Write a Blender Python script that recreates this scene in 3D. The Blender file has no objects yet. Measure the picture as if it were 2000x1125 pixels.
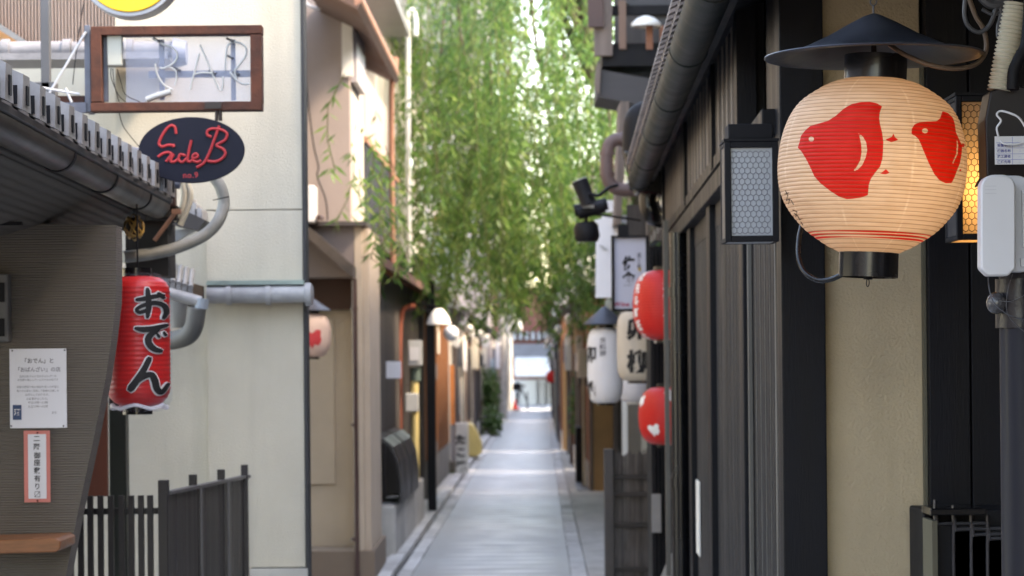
import bpy, bmesh, math, random
import numpy as np
from mathutils import Vector, Matrix
random.seed(7)
R = random.Random(11)
sc = bpy.context.scene
C = sc.collection
# ---------------------------------------------------------------- camera
F, CX, HY, ROLL, EYE = 4900.0, 1000.0, 712.0, 0.0095, 1.6
cam_d = bpy.data.cameras.new('camera'); cam = bpy.data.objects.new('camera', cam_d); C.objects.link(cam)
cam_d.sensor_width = 36; cam_d.lens = F/2000*36
cam_d.shift_y = (HY-562.5)/2000
cam_d.clip_start = .05; cam_d.clip_end = 2000
cam_d.dof.use_dof = True; cam_d.dof.focus_distance = 5.42; cam_d.dof.aperture_fstop = 8.2
rt = Vector((1,0,-ROLL)).normalized(); up = Vector((ROLL,0,1)).normalized(); bk = Vector((0,-1,0))
cam.matrix_world = Matrix(((rt.x,up.x,bk.x,0),(rt.y,up.y,bk.y,0),(rt.z,up.z,bk.z,EYE),(0,0,0,1)))
sc.camera = cam
# ---------------------------------------------------------------- light
SUN_EL, SUN_AZ = math.radians(47), math.radians(107)      # azimuth clockwise from +Y
sd = Vector((math.sin(SUN_AZ)*math.cos(SUN_EL), math.cos(SUN_AZ)*math.cos(SUN_EL), math.sin(SUN_EL)))
w = bpy.data.worlds.new('World'); sc.world = w; w.use_nodes = True
nt = w.node_tree; bg = nt.nodes['Background']
sky = nt.nodes.new('ShaderNodeTexSky'); sky.sky_type = 'NISHITA'; sky.sun_disc = False
sky.sun_elevation = SUN_EL; sky.sun_rotation = SUN_AZ; sky.air_density = 1.0; sky.dust_density = 1.0; sky.ozone_density = 1.0
nt.links.new(sky.outputs[0], bg.inputs[0]); bg.inputs[1].default_value = 0.15
sl = bpy.data.lights.new('sun', 'SUN'); sl.energy = 1.1; sl.angle = math.radians(10); sl.color = (1,.96,.90)
so = bpy.data.objects.new('sun', sl); C.objects.link(so); so.rotation_euler = sd.to_track_quat('Z','Y').to_euler()
sc.view_settings.view_transform = 'Standard'; sc.view_settings.look = 'None'
sc.view_settings.exposure = 3.3; sc.view_settings.gamma = 1; sc.view_settings.use_curve_mapping = False
sc.view_settings.use_white_balance = True; sc.view_settings.white_balance_temperature = 8900; sc.view_settings.white_balance_tint = 15
sc.cycles.max_bounces = 8; sc.cycles.diffuse_bounces = 4; sc.cycles.transparent_max_bounces = 12
sc.cycles.sample_clamp_indirect = 6; sc.cycles.caustics_reflective = False; sc.cycles.caustics_refractive = False
# ---------------------------------------------------------------- helpers
def P(px, py, Y):
    u = px-CX; v = HY-py
    return Vector(((u+v*ROLL)*Y/F, Y, EYE+(v-u*ROLL)*Y/F))
def UX(px, Y, py=560): return P(px, py, Y).x
def UZ(py, Y, px=1000): return P(px, py, Y).z
KS, KR, KL = 55/F, 113/F, -95/F      # how the street, the right house and the left shop run

class MB:
    def __init__(s): s.v = []; s.f = []
    def add(s, vs, fs):
        n = len(s.v); s.v += [tuple(v) for v in vs]; s.f += [tuple(i+n for i in f) for f in fs]; return s
    def box(s, x0, x1, y0, y1, z0, z1, k=0):
        if x0 > x1: x0, x1 = x1, x0
        if z0 > z1: z0, z1 = z1, z0
        vs = [(x+k*y, y, z) for z in (z0, z1) for y in (y0, y1) for x in (x0, x1)]
        return s.add(vs, [(0,1,3,2)[::-1],(4,5,7,6),(0,1,5,4),(2,3,7,6)[::-1],(0,2,6,4)[::-1],(1,3,7,5)])
    def pbox(s, px0, px1, py0, py1, Y, d):       # front face given by its corners in the photograph, real distance and depth
        pm, qm = (px0+px1)/2, (py0+py1)/2
        return s.box(UX(px0,Y,qm), UX(px1,Y,qm), Y, Y+d, UZ(py1,Y,pm), UZ(py0,Y,pm))
    def prism(s, poly, y0, y1, k=0):             # polygon in x-z pushed along y
        a = sum(poly[i][0]*poly[(i+1)%len(poly)][1]-poly[(i+1)%len(poly)][0]*poly[i][1] for i in range(len(poly)))
        if a < 0: poly = poly[::-1]
        n = len(poly)
        vs = [(x+k*y0, y0, z) for x, z in poly]+[(x+k*y1, y1, z) for x, z in poly]
        return s.add(vs, [tuple(range(n)), tuple(range(2*n-1, n-1, -1))]+[(i, i+n, (i+1)%n+n, (i+1)%n) for i in range(n)])
    def prism_yz(s, poly, x0, x1):
        n = len(poly)
        vs = [(x0, y, z) for y, z in poly]+[(x1, y, z) for y, z in poly]
        return s.add(vs, [tuple(range(n)), tuple(range(2*n-1, n-1, -1))]+[(i, i+n, (i+1)%n+n, (i+1)%n) for i in range(n)])
    def tube(s, pts, r, seg=8, caps=True, arc=None):
        pts = [Vector(p) for p in pts]; n = len(pts); rs = r if isinstance(r, (list, tuple)) else [r]*n
        d0 = (pts[1]-pts[0]).normalized(); a = Vector((0,0,1)) if abs(d0.z) < .9 else Vector((1,0,0))
        nx = d0.cross(a).normalized(); base = len(s.v); vs = []; fs = []
        for i, p in enumerate(pts):
            d = (pts[min(i+1, n-1)]-pts[max(i-1, 0)]).normalized()
            nx = (nx-d*nx.dot(d)).normalized(); ny = d.cross(nx)
            for j in range(seg):
                t = 2*math.pi*j/seg; vs.append(p+(nx*math.cos(t)+ny*math.sin(t))*rs[i])
        for i in range(n-1):
            for j in range(seg):
                fs.append((i*seg+j, i*seg+(j+1)%seg, (i+1)*seg+(j+1)%seg, (i+1)*seg+j))
        if caps: fs += [tuple(range(seg))[::-1], tuple((n-1)*seg+j for j in range(seg))]
        return s.add(vs, fs)
    def lathe(s, prof, c, seg=24, caps=False):   # prof: (radius, z) bottom to top
        vs = [(c[0]+r*math.cos(2*math.pi*j/seg), c[1]+r*math.sin(2*math.pi*j/seg), c[2]+z) for r, z in prof for j in range(seg)]
        fs = [(i*seg+j, i*seg+(j+1)%seg, (i+1)*seg+(j+1)%seg, (i+1)*seg+j) for i in range(len(prof)-1) for j in range(seg)]
        if caps: fs += [tuple(range(seg))[::-1], tuple((len(prof)-1)*seg+j for j in range(seg))]
        return s.add(vs, fs)
    def ball(s, c, r, seg=16, sq=1):
        pr = [(r*math.sin(math.pi*i/10)+1e-4, -r*sq*math.cos(math.pi*i/10)) for i in range(11)]
        return s.lathe(pr, c, seg)
    def mesh(s, name, off=(0,0,0)):
        me = bpy.data.meshes.new(name)
        me.from_pydata([(v[0]-off[0], v[1]-off[1], v[2]-off[2]) for v in s.v], [], s.f); me.update()
        return me

def link(o, parent=None):
    C.objects.link(o)
    if parent: o.parent = parent
    return o
def wloc(o):
    v = Vector((0,0,0))
    while o: v += o.location; o = o.parent
    return v
def smooth(me, ang=40):
    me.polygons.foreach_set('use_smooth', [True]*len(me.polygons))
    try: me.set_sharp_from_angle(angle=math.radians(ang))
    except Exception: pass
def part(name, mb, mat, parent, sm=False, bev=0, label=None, kind=None):
    me = mb.mesh(name, wloc(parent)) if isinstance(mb, MB) else mb
    if mat: me.materials.clear(); me.materials.append(mat)
    if sm: smooth(me)
    o = link(bpy.data.objects.new(name, me), parent)
    if bev:
        b = o.modifiers.new('bevel', 'BEVEL'); b.width = bev; b.segments = 2; b.limit_method = 'ANGLE'
    if label: o['label'] = label
    if kind: o['kind'] = kind
    return o
def piece(name, me, parent, loc, rot=(0,0,0), scl=(1,1,1), label=None):   # a copy of a shared mesh as its own part
    o = link(bpy.data.objects.new(name, me), parent); o.location = Vector(loc)-wloc(parent); o.rotation_euler = rot; o.scale = scl
    if label: o['label'] = label
    return o
def tag(o, label, cat, group=None):
    o['label'] = label; o['category'] = cat
    if group: o['group'] = group
    return o
def thing(name, label, cat, loc=(0,0,0), group=None):
    o = link(bpy.data.objects.new(name, None)); o.empty_display_size = .1; o.location = loc
    return tag(o, label, cat, group)
def solo(name, mb, mat, label, cat, sm=False, bev=0, group=None):
    lo = [min(v[i] for v in mb.v) for i in range(3)]; hi = [max(v[i] for v in mb.v) for i in range(3)]
    loc = ((lo[0]+hi[0])/2, (lo[1]+hi[1])/2, lo[2])
    me = mb.mesh(name, loc); me.materials.append(mat)
    if sm: smooth(me)
    o = link(bpy.data.objects.new(name, me)); o.location = loc
    if bev:
        b = o.modifiers.new('bevel', 'BEVEL'); b.width = bev; b.segments = 2; b.limit_method = 'ANGLE'
    return tag(o, label, cat, group)
def struct(name, mb, mat, parent=None, kind='structure'):
    o = part(name, mb, mat, None) if parent is None else part(name, mb, mat, parent)
    if parent is None: o['kind'] = kind
    return o
def spline(pts, n=8):
    pts = [Vector(p) for p in pts]; out = []
    for i in range(len(pts)-1):
        p0 = pts[max(i-1,0)]; p1 = pts[i]; p2 = pts[i+1]; p3 = pts[min(i+2, len(pts)-1)]
        for j in range(n):
            t = j/n
            out.append(.5*((2*p1)+(p2-p0)*t+(2*p0-5*p1+4*p2-p3)*t*t+(3*p1-p0-3*p2+p3)*t**3))
    out.append(pts[-1]); return out
# ---------------------------------------------------------------- materials
MATS = {}
def M(name, col, rough=.75, metal=0, var=.18, vs=2.5, bump=0., bs=60, st=(1,1,1), spec=.4, dirt=.0, dcol=(.05,.045,.04),
      rnd=0., trans=0., coat=0., streak=0., dist=.004):
    if name in MATS: return MATS[name]
    m = bpy.data.materials.new(name); m.use_nodes = True; n = m.node_tree.nodes; l = m.node_tree.links
    b = n['Principled BSDF']; b.inputs['Roughness'].default_value = rough; b.inputs['Metallic'].default_value = metal
    b.inputs['Specular IOR Level'].default_value = spec; b.inputs['Coat Weight'].default_value = coat
    tc = n.new('ShaderNodeTexCoord'); mp = n.new('ShaderNodeMapping'); mp.inputs['Scale'].default_value = st
    geo = n.new('ShaderNodeNewGeometry')
    l.new(geo.outputs['Position'], mp.inputs['Vector'])
    def noise(sc_, det=4, src=mp):
        t = n.new('ShaderNodeTexNoise'); t.inputs['Scale'].default_value = sc_; t.inputs['Detail'].default_value = det
        t.inputs['Roughness'].default_value = .6
        l.new(src.outputs[0], t.inputs['Vector']); return t
    def ramp(src, a, b_, lo=.3, hi=.7):
        r = n.new('ShaderNodeMapRange'); r.inputs[1].default_value = lo; r.inputs[2].default_value = hi
        r.inputs[3].default_value = a; r.inputs[4].default_value = b_; l.new(src, r.inputs[0]); return r.outputs[0]
    t1 = noise(vs)
    f = ramp(t1.outputs['Fac'], 1-var, 1+var)
    if rnd:
        oi = n.new('ShaderNodeObjectInfo'); rr = ramp(oi.outputs['Random'], 1-rnd, 1+rnd, 0, 1)
        mm = n.new('ShaderNodeMath'); mm.operation = 'MULTIPLY'; l.new(f, mm.inputs[0]); l.new(rr, mm.inputs[1]); f = mm.outputs[0]
    vm = n.new('ShaderNodeVectorMath'); vm.operation = 'SCALE'; vm.inputs[0].default_value = col[:3]; l.new(f, vm.inputs['Scale'])
    cur = vm.outputs[0]
    if dirt:
        mp2 = n.new('ShaderNodeMapping'); mp2.inputs['Scale'].default_value = (3,3,.35) if streak else (1,1,1)
        l.new(geo.outputs['Position'], mp2.inputs['Vector'])
        t2 = noise(1.7, 8, mp2); mx = n.new('ShaderNodeMix'); mx.data_type = 'RGBA'
        l.new(ramp(t2.outputs['Fac'], 0, dirt, .48, .8), mx.inputs[0]); l.new(cur, mx.inputs[6]); mx.inputs[7].default_value = (*dcol,1)
        cur = mx.outputs[2]
    l.new(cur, b.inputs['Base Color'])
    rv = ramp(t1.outputs['Fac'], max(0,rough-.1), min(1,rough+.1)); l.new(rv, b.inputs['Roughness'])
    if bump:
        t3 = noise(bs, 5); bp = n.new('ShaderNodeBump'); bp.inputs['Strength'].default_value = bump; bp.inputs['Distance'].default_value = dist
        l.new(t3.outputs['Fac'], bp.inputs['Height']); l.new(bp.outputs[0], b.inputs['Normal'])
    if trans:
        tr = n.new('ShaderNodeBsdfTranslucent'); l.new(cur, tr.inputs['Color'])
        ms = n.new('ShaderNodeMixShader'); ms.inputs[0].default_value = trans
        l.new(b.outputs[0], ms.inputs[1]); l.new(tr.outputs[0], ms.inputs[2]); l.new(ms.outputs[0], n['Material Output'].inputs['Surface'])
    MATS[name] = m; return m
def combed(name, col, sc_=260, strength=.9, rough=.85):      # plaster combed in fine level lines
    m = M(name, col, rough, var=.14, bump=.0); n = m.node_tree.nodes; l = m.node_tree.links
    g = n.new('ShaderNodeNewGeometry'); mp = n.new('ShaderNodeMapping'); mp.inputs['Scale'].default_value = (.05,.6,1)
    wv = n.new('ShaderNodeTexWave'); wv.bands_direction = 'Z'; wv.inputs['Scale'].default_value = sc_/6.283
    wv.inputs['Distortion'].default_value = 1.5; wv.inputs['Detail'].default_value = 3; wv.inputs['Detail Scale'].default_value = 3
    bp = n.new('ShaderNodeBump'); bp.inputs['Strength'].default_value = strength; bp.inputs['Distance'].default_value = .004
    l.new(g.outputs['Position'], mp.inputs[0]); l.new(mp.outputs[0], wv.inputs[0]); l.new(wv.outputs['Fac'], bp.inputs['Height'])
    l.new(bp.outputs[0], n['Principled BSDF'].inputs['Normal']); return m
black_wood = M('black_wood', (.0065,.0067,.009), .5, bump=.25, bs=40, st=(6,6,.4), var=.3, spec=.15)
matt_black = M('matt_black', (.007,.007,.009), .6, var=.3, spec=.2)
gloss_black = M('gloss_black', (.006,.006,.007), .25, var=.2, spec=.35, coat=.1)
slat_wood = M('slat_wood', (.21,.17,.14), .65, bump=.4, bs=30, st=(8,8,.3), var=.35, vs=5, rnd=.3, dirt=.4)
batten_wood = M('batten_wood', (.060,.056,.051), .55, bump=.4, bs=30, st=(8,8,.25), var=.4, vs=6, rnd=.35)
plaster = M('plaster_buff', (.50,.395,.255), .9, bump=.8, bs=120, var=.1, dirt=.5, dcol=(.36,.28,.17), streak=1, dist=.006)
stucco = M('stucco_cream', (.50,.455,.375), .92, bump=.7, bs=150, var=.07, dirt=.6, dcol=(.33,.30,.25), streak=1, dist=.005)
pinkwall = M('render_pink', (.34,.275,.245), .92, bump=.5, bs=40, var=.07, dirt=.3, dcol=(.40,.30,.25), streak=1)
buffwall = M('render_buff', (.50,.405,.31), .92, bump=.5, bs=40, var=.08, dirt=.3, dcol=(.33,.27,.21), streak=1)
brownbase = M('render_brown', (.21,.16,.12), .9, bump=.5, bs=40, var=.1)
creamwall = M('render_cream', (.48,.44,.38), .9, bump=.5, bs=40, var=.08, dirt=.3, dcol=(.45,.40,.32), streak=1)
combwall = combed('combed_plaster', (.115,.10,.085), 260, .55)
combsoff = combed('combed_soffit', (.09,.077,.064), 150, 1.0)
soffit_m = M('soffit_plaster', (.19,.165,.14), .9, bump=.6, bs=60)
rooftile = M('roof_tile', (.17,.175,.185), .42, var=.25, vs=9, bump=.3, bs=50, rnd=.2, dirt=.3, spec=.5)
captile = M('cap_tile', (.33,.33,.335), .45, var=.25, vs=9, bump=.3, bs=50, rnd=.12, dirt=.35)
coping_m = M('coping_tile', (.20,.20,.215), .5, var=.3, vs=9, bump=.3, bs=50, dirt=.4)
coppergreen = M('green_copper', (.24,.30,.27), .6, var=.25, vs=8)
copperdark = M('aged_gutter', (.016,.021,.019), .6, metal=0, spec=.25, var=.6, vs=7, bump=.2, bs=20, dirt=.5, dcol=(.05,.03,.02))
copper = M('copper_pipe', (.34,.17,.11), .55, metal=.1, var=.25, vs=6)
browngut = M('brown_gutter', (.034,.028,.025), .42, var=.25)
brownpipe = M('brown_pipe', (.06,.032,.028), .4, var=.2)
mauvepipe = M('mauve_pipe', (.10,.065,.062), .5, var=.2)
rust = M('rusty_iron', (.085,.028,.016), .8, bump=.7, bs=60, var=.55, vs=10, dirt=.6, dcol=(.035,.02,.018))
steelblue = M('painted_steel', (.10,.115,.15), .5, var=.3, vs=12, dirt=.4, dcol=(.08,.03,.015))
greysteel = M('grey_steel', (.07,.075,.085), .5, var=.2)
zinc = M('zinc', (.32,.34,.37), .4, metal=.3, var=.2)
white_pl = M('white_plastic', (.58,.58,.59), .38, var=.04)
offwhite = M('off_white', (.72,.70,.64), .6, var=.08)
whiteboard = M('white_board', (.74,.75,.79), .6, var=.04)
hose_m = M('grey_hose', (.27,.27,.245), .55, var=.18, vs=12)
creamhose = M('cream_hose', (.55,.51,.40), .55, var=.12)
navy = M('navy_board', (.0075,.0085,.018), .6, var=.15, spec=.2)
red_ink = M('red_ink', (.42,.03,.035), .6, var=.15)
black_ink = M('black_ink', (.012,.012,.014), .7, var=.2)
grey_ink = M('grey_ink', (.13,.13,.15), .7)
white_ink = M('white_ink', (.78,.76,.74), .7, var=.05)
red_pl = M('red_vinyl', (.62,.010,.008), .42, var=.12, coat=.12, spec=.3)
red_paper = M('red_paper', (.66,.016,.012), .42, var=.1, trans=.15)
white_paper = M('white_paper', (.82,.82,.84), .7, var=.05, trans=.22)
cream_paper = M('cream_paper', (.68,.62,.53), .7, var=.06, trans=.25)
slate_m = M('slate_metal', (.05,.055,.07), .38, metal=.3, var=.3, vs=10, bump=.12, bs=25)
fencebrown = M('fence_brown', (.042,.037,.036), .42, var=.12, bump=.2, bs=20, st=(10,10,.3), rnd=.12)
fenceblack = M('fence_black', (.022,.019,.020), .45, var=.2)
redbrown = M('redbrown_board', (.12,.032,.018), .6, var=.2, st=(6,6,.5))
counterwood = M('counter_wood', (.22,.085,.035), .45, var=.3, vs=8, st=(1,1,8), coat=.2)
orangewood = M('orange_wood', (.20,.085,.04), .6, var=.2, st=(8,8,.5), bump=.3, bs=20)
palewood = M('pale_wood', (.50,.29,.12), .6, var=.2, st=(8,8,.5))
greywood = M('grey_wood', (.15,.12,.105), .8, var=.3, st=(8,8,.4), bump=.5, bs=25)
darkwood = M('dark_wood', (.055,.047,.043), .65, var=.4, vs=4, st=(8,8,.4), bump=.5, bs=20, rnd=.3)
brownwood = M('brown_wood', (.20,.085,.042), .65, var=.25, st=(8,8,.5), rnd=.15)
bamboo_dark = M('weathered_reed', (.052,.045,.042), .8, var=.5, vs=12, st=(9,9,.4), bump=1, bs=50, dist=.01)
granite = M('granite', (.50,.50,.49), .8, var=.2, vs=14, bump=.4, bs=80, rnd=.15)
concrete = M('concrete_grey', (.42,.41,.385), .88, var=.2, vs=5, bump=.4, bs=50, dirt=.35)
yellowpipe = M('cream_yellow_pipe', (.58,.46,.20), .5, var=.08)
metergrey = M('meter_grey', (.42,.43,.42), .5, var=.06)
bluewash = M('pale_blue_sheet', (.45,.55,.66), .6, var=.1)
brick_m = M('brick_red', (.25,.10,.08), .85, var=.2, rnd=.2)
glassdark = M('dark_glass', (.05,.06,.07), .15, var=.3, vs=1.2, spec=.7)
bark = M('bark', (.09,.065,.045), .9, var=.4, bump=.8, bs=25)
gold = M('woven_gold', (.45,.27,.07), .5, var=.3)
def clear_m(name, tint=(.8,.86,1,1), tr=.86):
    m = bpy.data.materials.new(name); m.use_nodes = True; n = m.node_tree.nodes; l = m.node_tree.links
    b = n['Principled BSDF']; b.inputs['Base Color'].default_value = tint; b.inputs['Roughness'].default_value = .25
    t = n.new('ShaderNodeBsdfTransparent'); t.inputs[0].default_value = (.96,.97,1,1); ms = n.new('ShaderNodeMixShader'); ms.inputs[0].default_value = tr
    l.new(b.outputs[0], ms.inputs[1]); l.new(t.outputs[0], ms.inputs[2]); l.new(ms.outputs[0], n['Material Output'].inputs['Surface']); return m
acryl = clear_m('clear_acrylic', (.50,.55,.70,1), tr=.80); film = clear_m('clear_film', (.35,.35,.4,1), .955)
neonglass = M('unlit_neon_glass', (.40,.41,.40), .15, var=.05)
def frosted(name, col, tr=.6):
    return M(name, col, .6, var=.06, trans=tr)
# ---------------------------------------------------------------- lettering
_gl = {}
def glyph(ch, bold=0.0):
    if (ch, bold) in _gl: return _gl[(ch, bold)]
    cu = bpy.data.curves.new('t', 'FONT'); cu.body = ch; cu.offset = bold; cu.resolution_u = 3; cu.fill_mode = 'FRONT'
    cu.dimensions = '2D'
    o = bpy.data.objects.new('t', cu); C.objects.link(o)
    dg = bpy.context.evaluated_depsgraph_get(); dg.update()
    me = o.evaluated_get(dg).to_mesh()
    vs = [(v.co.x, v.co.y) for v in me.vertices]; fs = [tuple(p.vertices) for p in me.polygons]
    o.evaluated_get(dg).to_mesh_clear(); bpy.data.objects.remove(o); bpy.data.curves.remove(cu)
    _gl[(ch, bold)] = (vs, fs); return vs, fs
def glyph_c(ch, bold=0.0):       # centred on its em box, box about -.5 .. .5
    vs, fs = glyph(ch, bold)
    if not vs: return [], []
    if ord(ch) > 0x2000:
        xs = [v[0] for v in vs]; ys = [v[1] for v in vs]; cx = (min(xs)+max(xs))/2; cy = (min(ys)+max(ys))/2
        return [(x-cx, y-cy) for x, y in vs], fs
    return [(x-.28, y-.33) for x, y in vs], fs
def column(text, pitch=1.0, bold=0.0, wob=0.0, seed=1, sx=1.0):     # vertical writing, centred
    rr = random.Random(seed); V, Fs = [], []; n = len(text)
    for i, ch in enumerate(text):
        vs, fs = glyph_c(ch, bold)
        a = rr.uniform(-1, 1)*wob*.8; s = 1+rr.uniform(-1, 1)*wob; ox = rr.uniform(-1, 1)*wob*.4
        b = len(V); oy = ((n-1)/2-i)*pitch
        for x, y in vs:
            x2 = x*s*sx; y2 = y*s+ox*.3
            x2, y2 = x2*math.cos(a)-y2*math.sin(a), x2*math.sin(a)+y2*math.cos(a)
            x2 += wob*.22*math.sin(5*y+i)+ox; y2 += wob*.22*math.sin(6*x+2*i)+x*wob*.6
            V.append((x2, y2+oy))
        Fs += [tuple(k+b for k in f) for f in fs]
    return V, Fs
def row(text, bold=0.0, adv=None):       # level writing, centred
    V, Fs = [], []; x0 = 0
    for ch in text:
        if ch == ' ': x0 += .35; continue
        vs, fs = glyph(ch, bold)
        wdt = 1.0 if ord(ch) > 0x2000 else (adv or (max([v[0] for v in vs] or [0])+.08))
        b = len(V); V += [(x+x0, y) for x, y in vs]; Fs += [tuple(k+b for k in f) for f in fs]; x0 += wdt
    return [(x-x0/2, y-.33) for x, y in V], Fs
def ribbon(strokes, fat=0.0, n=7):        # strokes: lists of (x, y, half width); brush strokes as closed strips
    V, Fs = [], []
    for st in strokes:
        pts = spline([(x, y, w_) for x, y, w_ in st], n); b = len(V); m = len(pts)
        for i, p in enumerate(pts):
            a = pts[max(i-1, 0)]; c = pts[min(i+1, m-1)]; d = Vector((c.x-a.x, c.y-a.y)).normalized(); w_ = p.z+fat
            ex = 0
            if i == 0: ex = -w_*.7
            if i == m-1: ex = w_*.7
            sh = .6 if i in (0, m-1) else 1
            V += [(p.x-d.y*w_*sh+d.x*ex, p.y+d.x*w_*sh+d.y*ex), (p.x+d.x*ex, p.y+d.y*ex), (p.x+d.y*w_*sh+d.x*ex, p.y-d.x*w_*sh+d.y*ex)]
        for i in range(m-1):
            q = b+3*i; Fs += [(q, q+1, q+4, q+3), (q+1, q+2, q+5, q+4)]
    return V, Fs
def flat(VF, px, py, size, Y, k=0):       # lettering lying on a board that faces the camera, size in photo pixels at that distance
    V, Fs = VF; c = P(px, py, Y); s = size*Y/F
    return MB().add([(c.x+x*s, Y, c.z+y*s) for x, y in V], Fs)
def cut_grid(VF, step):
    V, Fs = VF
    bm = bmesh.new(); vv = [bm.verts.new((x, y, 0)) for x, y in V]
    for f in Fs:
        try: bm.faces.new([vv[i] for i in f])
        except ValueError: pass
    xs = [v[0] for v in V]; ys = [v[1] for v in V]
    for ax, lo, hi in ((0, min(xs), max(xs)), (1, min(ys), max(ys))):
        t = lo+step
        while t < hi:
            pn = (1,0,0) if ax == 0 else (0,1,0)
            bmesh.ops.bisect_plane(bm, geom=bm.verts[:]+bm.edges[:]+bm.faces[:], plane_co=(t if ax == 0 else 0, t if ax else 0, 0), plane_no=pn)
            t += step
    bm.verts.index_update(); out = ([(v.co.x, v.co.y) for v in bm.verts], [tuple(v.index for v in f.verts) for f in bm.faces]); bm.free()
    return out
def wrap(VF, c, rad, th0, z0, size, eps=.0012, step=.08):   # lettering bent round a lantern; rad(z) gives its radius
    V, Fs = cut_grid(VF, step); out = []; r0 = rad(z0)
    for x, y in V:
        z = z0+y*size; r = rad(z)+eps; t = th0+x*size/r0
        out.append((c[0]+r*math.sin(t), c[1]-r*math.cos(t), z))
    return MB().add(out, Fs)
# ================================================================= THE SETTING
ground_m = M('paving_grey', (.24,.235,.22), .9, var=.2, bump=.4, bs=30, dirt=.3)
struct('ground', MB().box(-150,150,-20,300,-.5,-.02), ground_m)
def road_mat():
    m = M('road_surface', (.37,.372,.375), .5, var=.10, vs=2, bump=.5, bs=120, dirt=.35, dcol=(.26,.26,.255)); n = m.node_tree.nodes; l = m.node_tree.links
    b = n['Principled BSDF']; src = b.inputs['Base Color'].links[0].from_socket
    g = n.new('ShaderNodeNewGeometry'); sx = n.new('ShaderNodeSeparateXYZ'); l.new(g.outputs['Position'], sx.inputs[0])
    # worn light scores across the middle of the lane
    mp = n.new('ShaderNodeMapping'); mp.inputs['Scale'].default_value = (.12,1,1); l.new(g.outputs['Position'], mp.inputs[0])
    wv = n.new('ShaderNodeTexWave'); wv.bands_direction = 'Y'; wv.inputs['Scale'].default_value = .72; wv.inputs['Distortion'].default_value = .6
    wv.inputs['Detail'].default_value = 3; wv.inputs['Detail Scale'].default_value = 2; l.new(mp.outputs[0], wv.inputs[0])
    ns = n.new('ShaderNodeTexNoise'); ns.inputs['Scale'].default_value = 2.2; l.new(g.outputs['Position'], ns.inputs[0])
    a = n.new('ShaderNodeMath'); a.operation = 'MULTIPLY_ADD'; l.new(sx.outputs[1], a.inputs[0]); a.inputs[1].default_value = -KS; l.new(sx.outputs[0], a.inputs[2])
    a2 = n.new('ShaderNodeMath'); a2.operation = 'ADD'; l.new(a.outputs[0], a2.inputs[0]); a2.inputs[1].default_value = .36
    a3 = n.new('ShaderNodeMath'); a3.operation = 'ABSOLUTE'; l.new(a2.outputs[0], a3.inputs[0])
    mr = n.new('ShaderNodeMapRange'); mr.inputs[1].default_value = .2; mr.inputs[2].default_value = .5; mr.inputs[3].default_value = .9; mr.inputs[4].default_value = 0; l.new(a3.outputs[0], mr.inputs[0])
    w2 = n.new('ShaderNodeMapRange'); w2.inputs[1].default_value = .50; w2.inputs[2].default_value = .62; w2.inputs[3].default_value = .28; l.new(wv.outputs['Fac'], w2.inputs[0])
    mu = n.new('ShaderNodeMath'); mu.operation = 'MULTIPLY'; l.new(mr.outputs[0], mu.inputs[0]); l.new(w2.outputs[0], mu.inputs[1])
    mu2 = n.new('ShaderNodeMath'); mu2.operation = 'MULTIPLY'; l.new(mu.outputs[0], mu2.inputs[0]); n3 = n.new('ShaderNodeMapRange'); n3.inputs[1].default_value = .35; n3.inputs[2].default_value = .6; n3.inputs[3].default_value = .4; l.new(ns.outputs['Fac'], n3.inputs[0]); l.new(n3.outputs[0], mu2.inputs[1])
    mx = n.new('ShaderNodeMix'); mx.data_type = 'RGBA'; l.new(mu2.outputs[0], mx.inputs[0]); l.new(src, mx.inputs[6]); mx.inputs[7].default_value = (.84,.83,.81,1)
    l.new(mx.outputs[2], b.inputs['Base Color']); return m
road_m = road_mat()
struct('road', MB().box(-.99,.215,-4,99,-.019,.0,KS), road_m)
pave = struct('pavement', MB().box(-1.75,-1.245,-4,99,-.019,.03,KS).box(.345,1.05,-4,99,-.019,.03,KS), concrete)
dr = struct('drain_channel', MB().box(-1.118,-1.102,-4,99,-.019,-.008,KS), matt_black)
st1 = bpy.data.meshes.new('stone')
ke = part('kerb', MB().box(-1.24,-1.122,46,99,-.018,.05,KS).box(-1.098,-.994,46,99,-.018,.007,KS).box(.219,.34,46,99,-.018,.012,KS), granite, None); ke['kind'] = 'structure'
kb = MB().box(-.059,.059,-.292,.292,0,.068).mesh('kerb_stone'); kb.materials.append(granite)
fl = MB().box(-.052,.052,-.292,.292,0,.025).mesh('edging_stone'); fl.materials.append(granite)
y = 16.3
while y < 45.8:
    a = -math.atan(KS)
    for me, x, nm in ((kb,-1.181,'kerb_stone'), (fl,-1.046,'edging_stone'), (fl,.28,'edging_stone')):
        piece(nm, me, ke, (x+KS*y+R.uniform(-.003,.003), y, -.018+R.uniform(-.003,.004)), (0,0,a), (1.15 if x > 0 else 1,1,1))
    y += .6
# two small drain covers in the right pavement
for yy, lb in ((32.2,'small grey patterned cover set in the pavement beside the tan wall on the right'),):
    solo('drain_cover', MB().box(.44,.62,yy-1.2,yy+1.2,.031,.036,KS), slate_m, lb, 'drain cover')

# ================================================================= RIGHT: NEAR DARK TOWNHOUSE
TH = thing('wooden_townhouse', 'near right dark townhouse with wooden lattice front, buff plaster panel and long gutter', 'house', (.8,7,0))
k = KR
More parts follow.
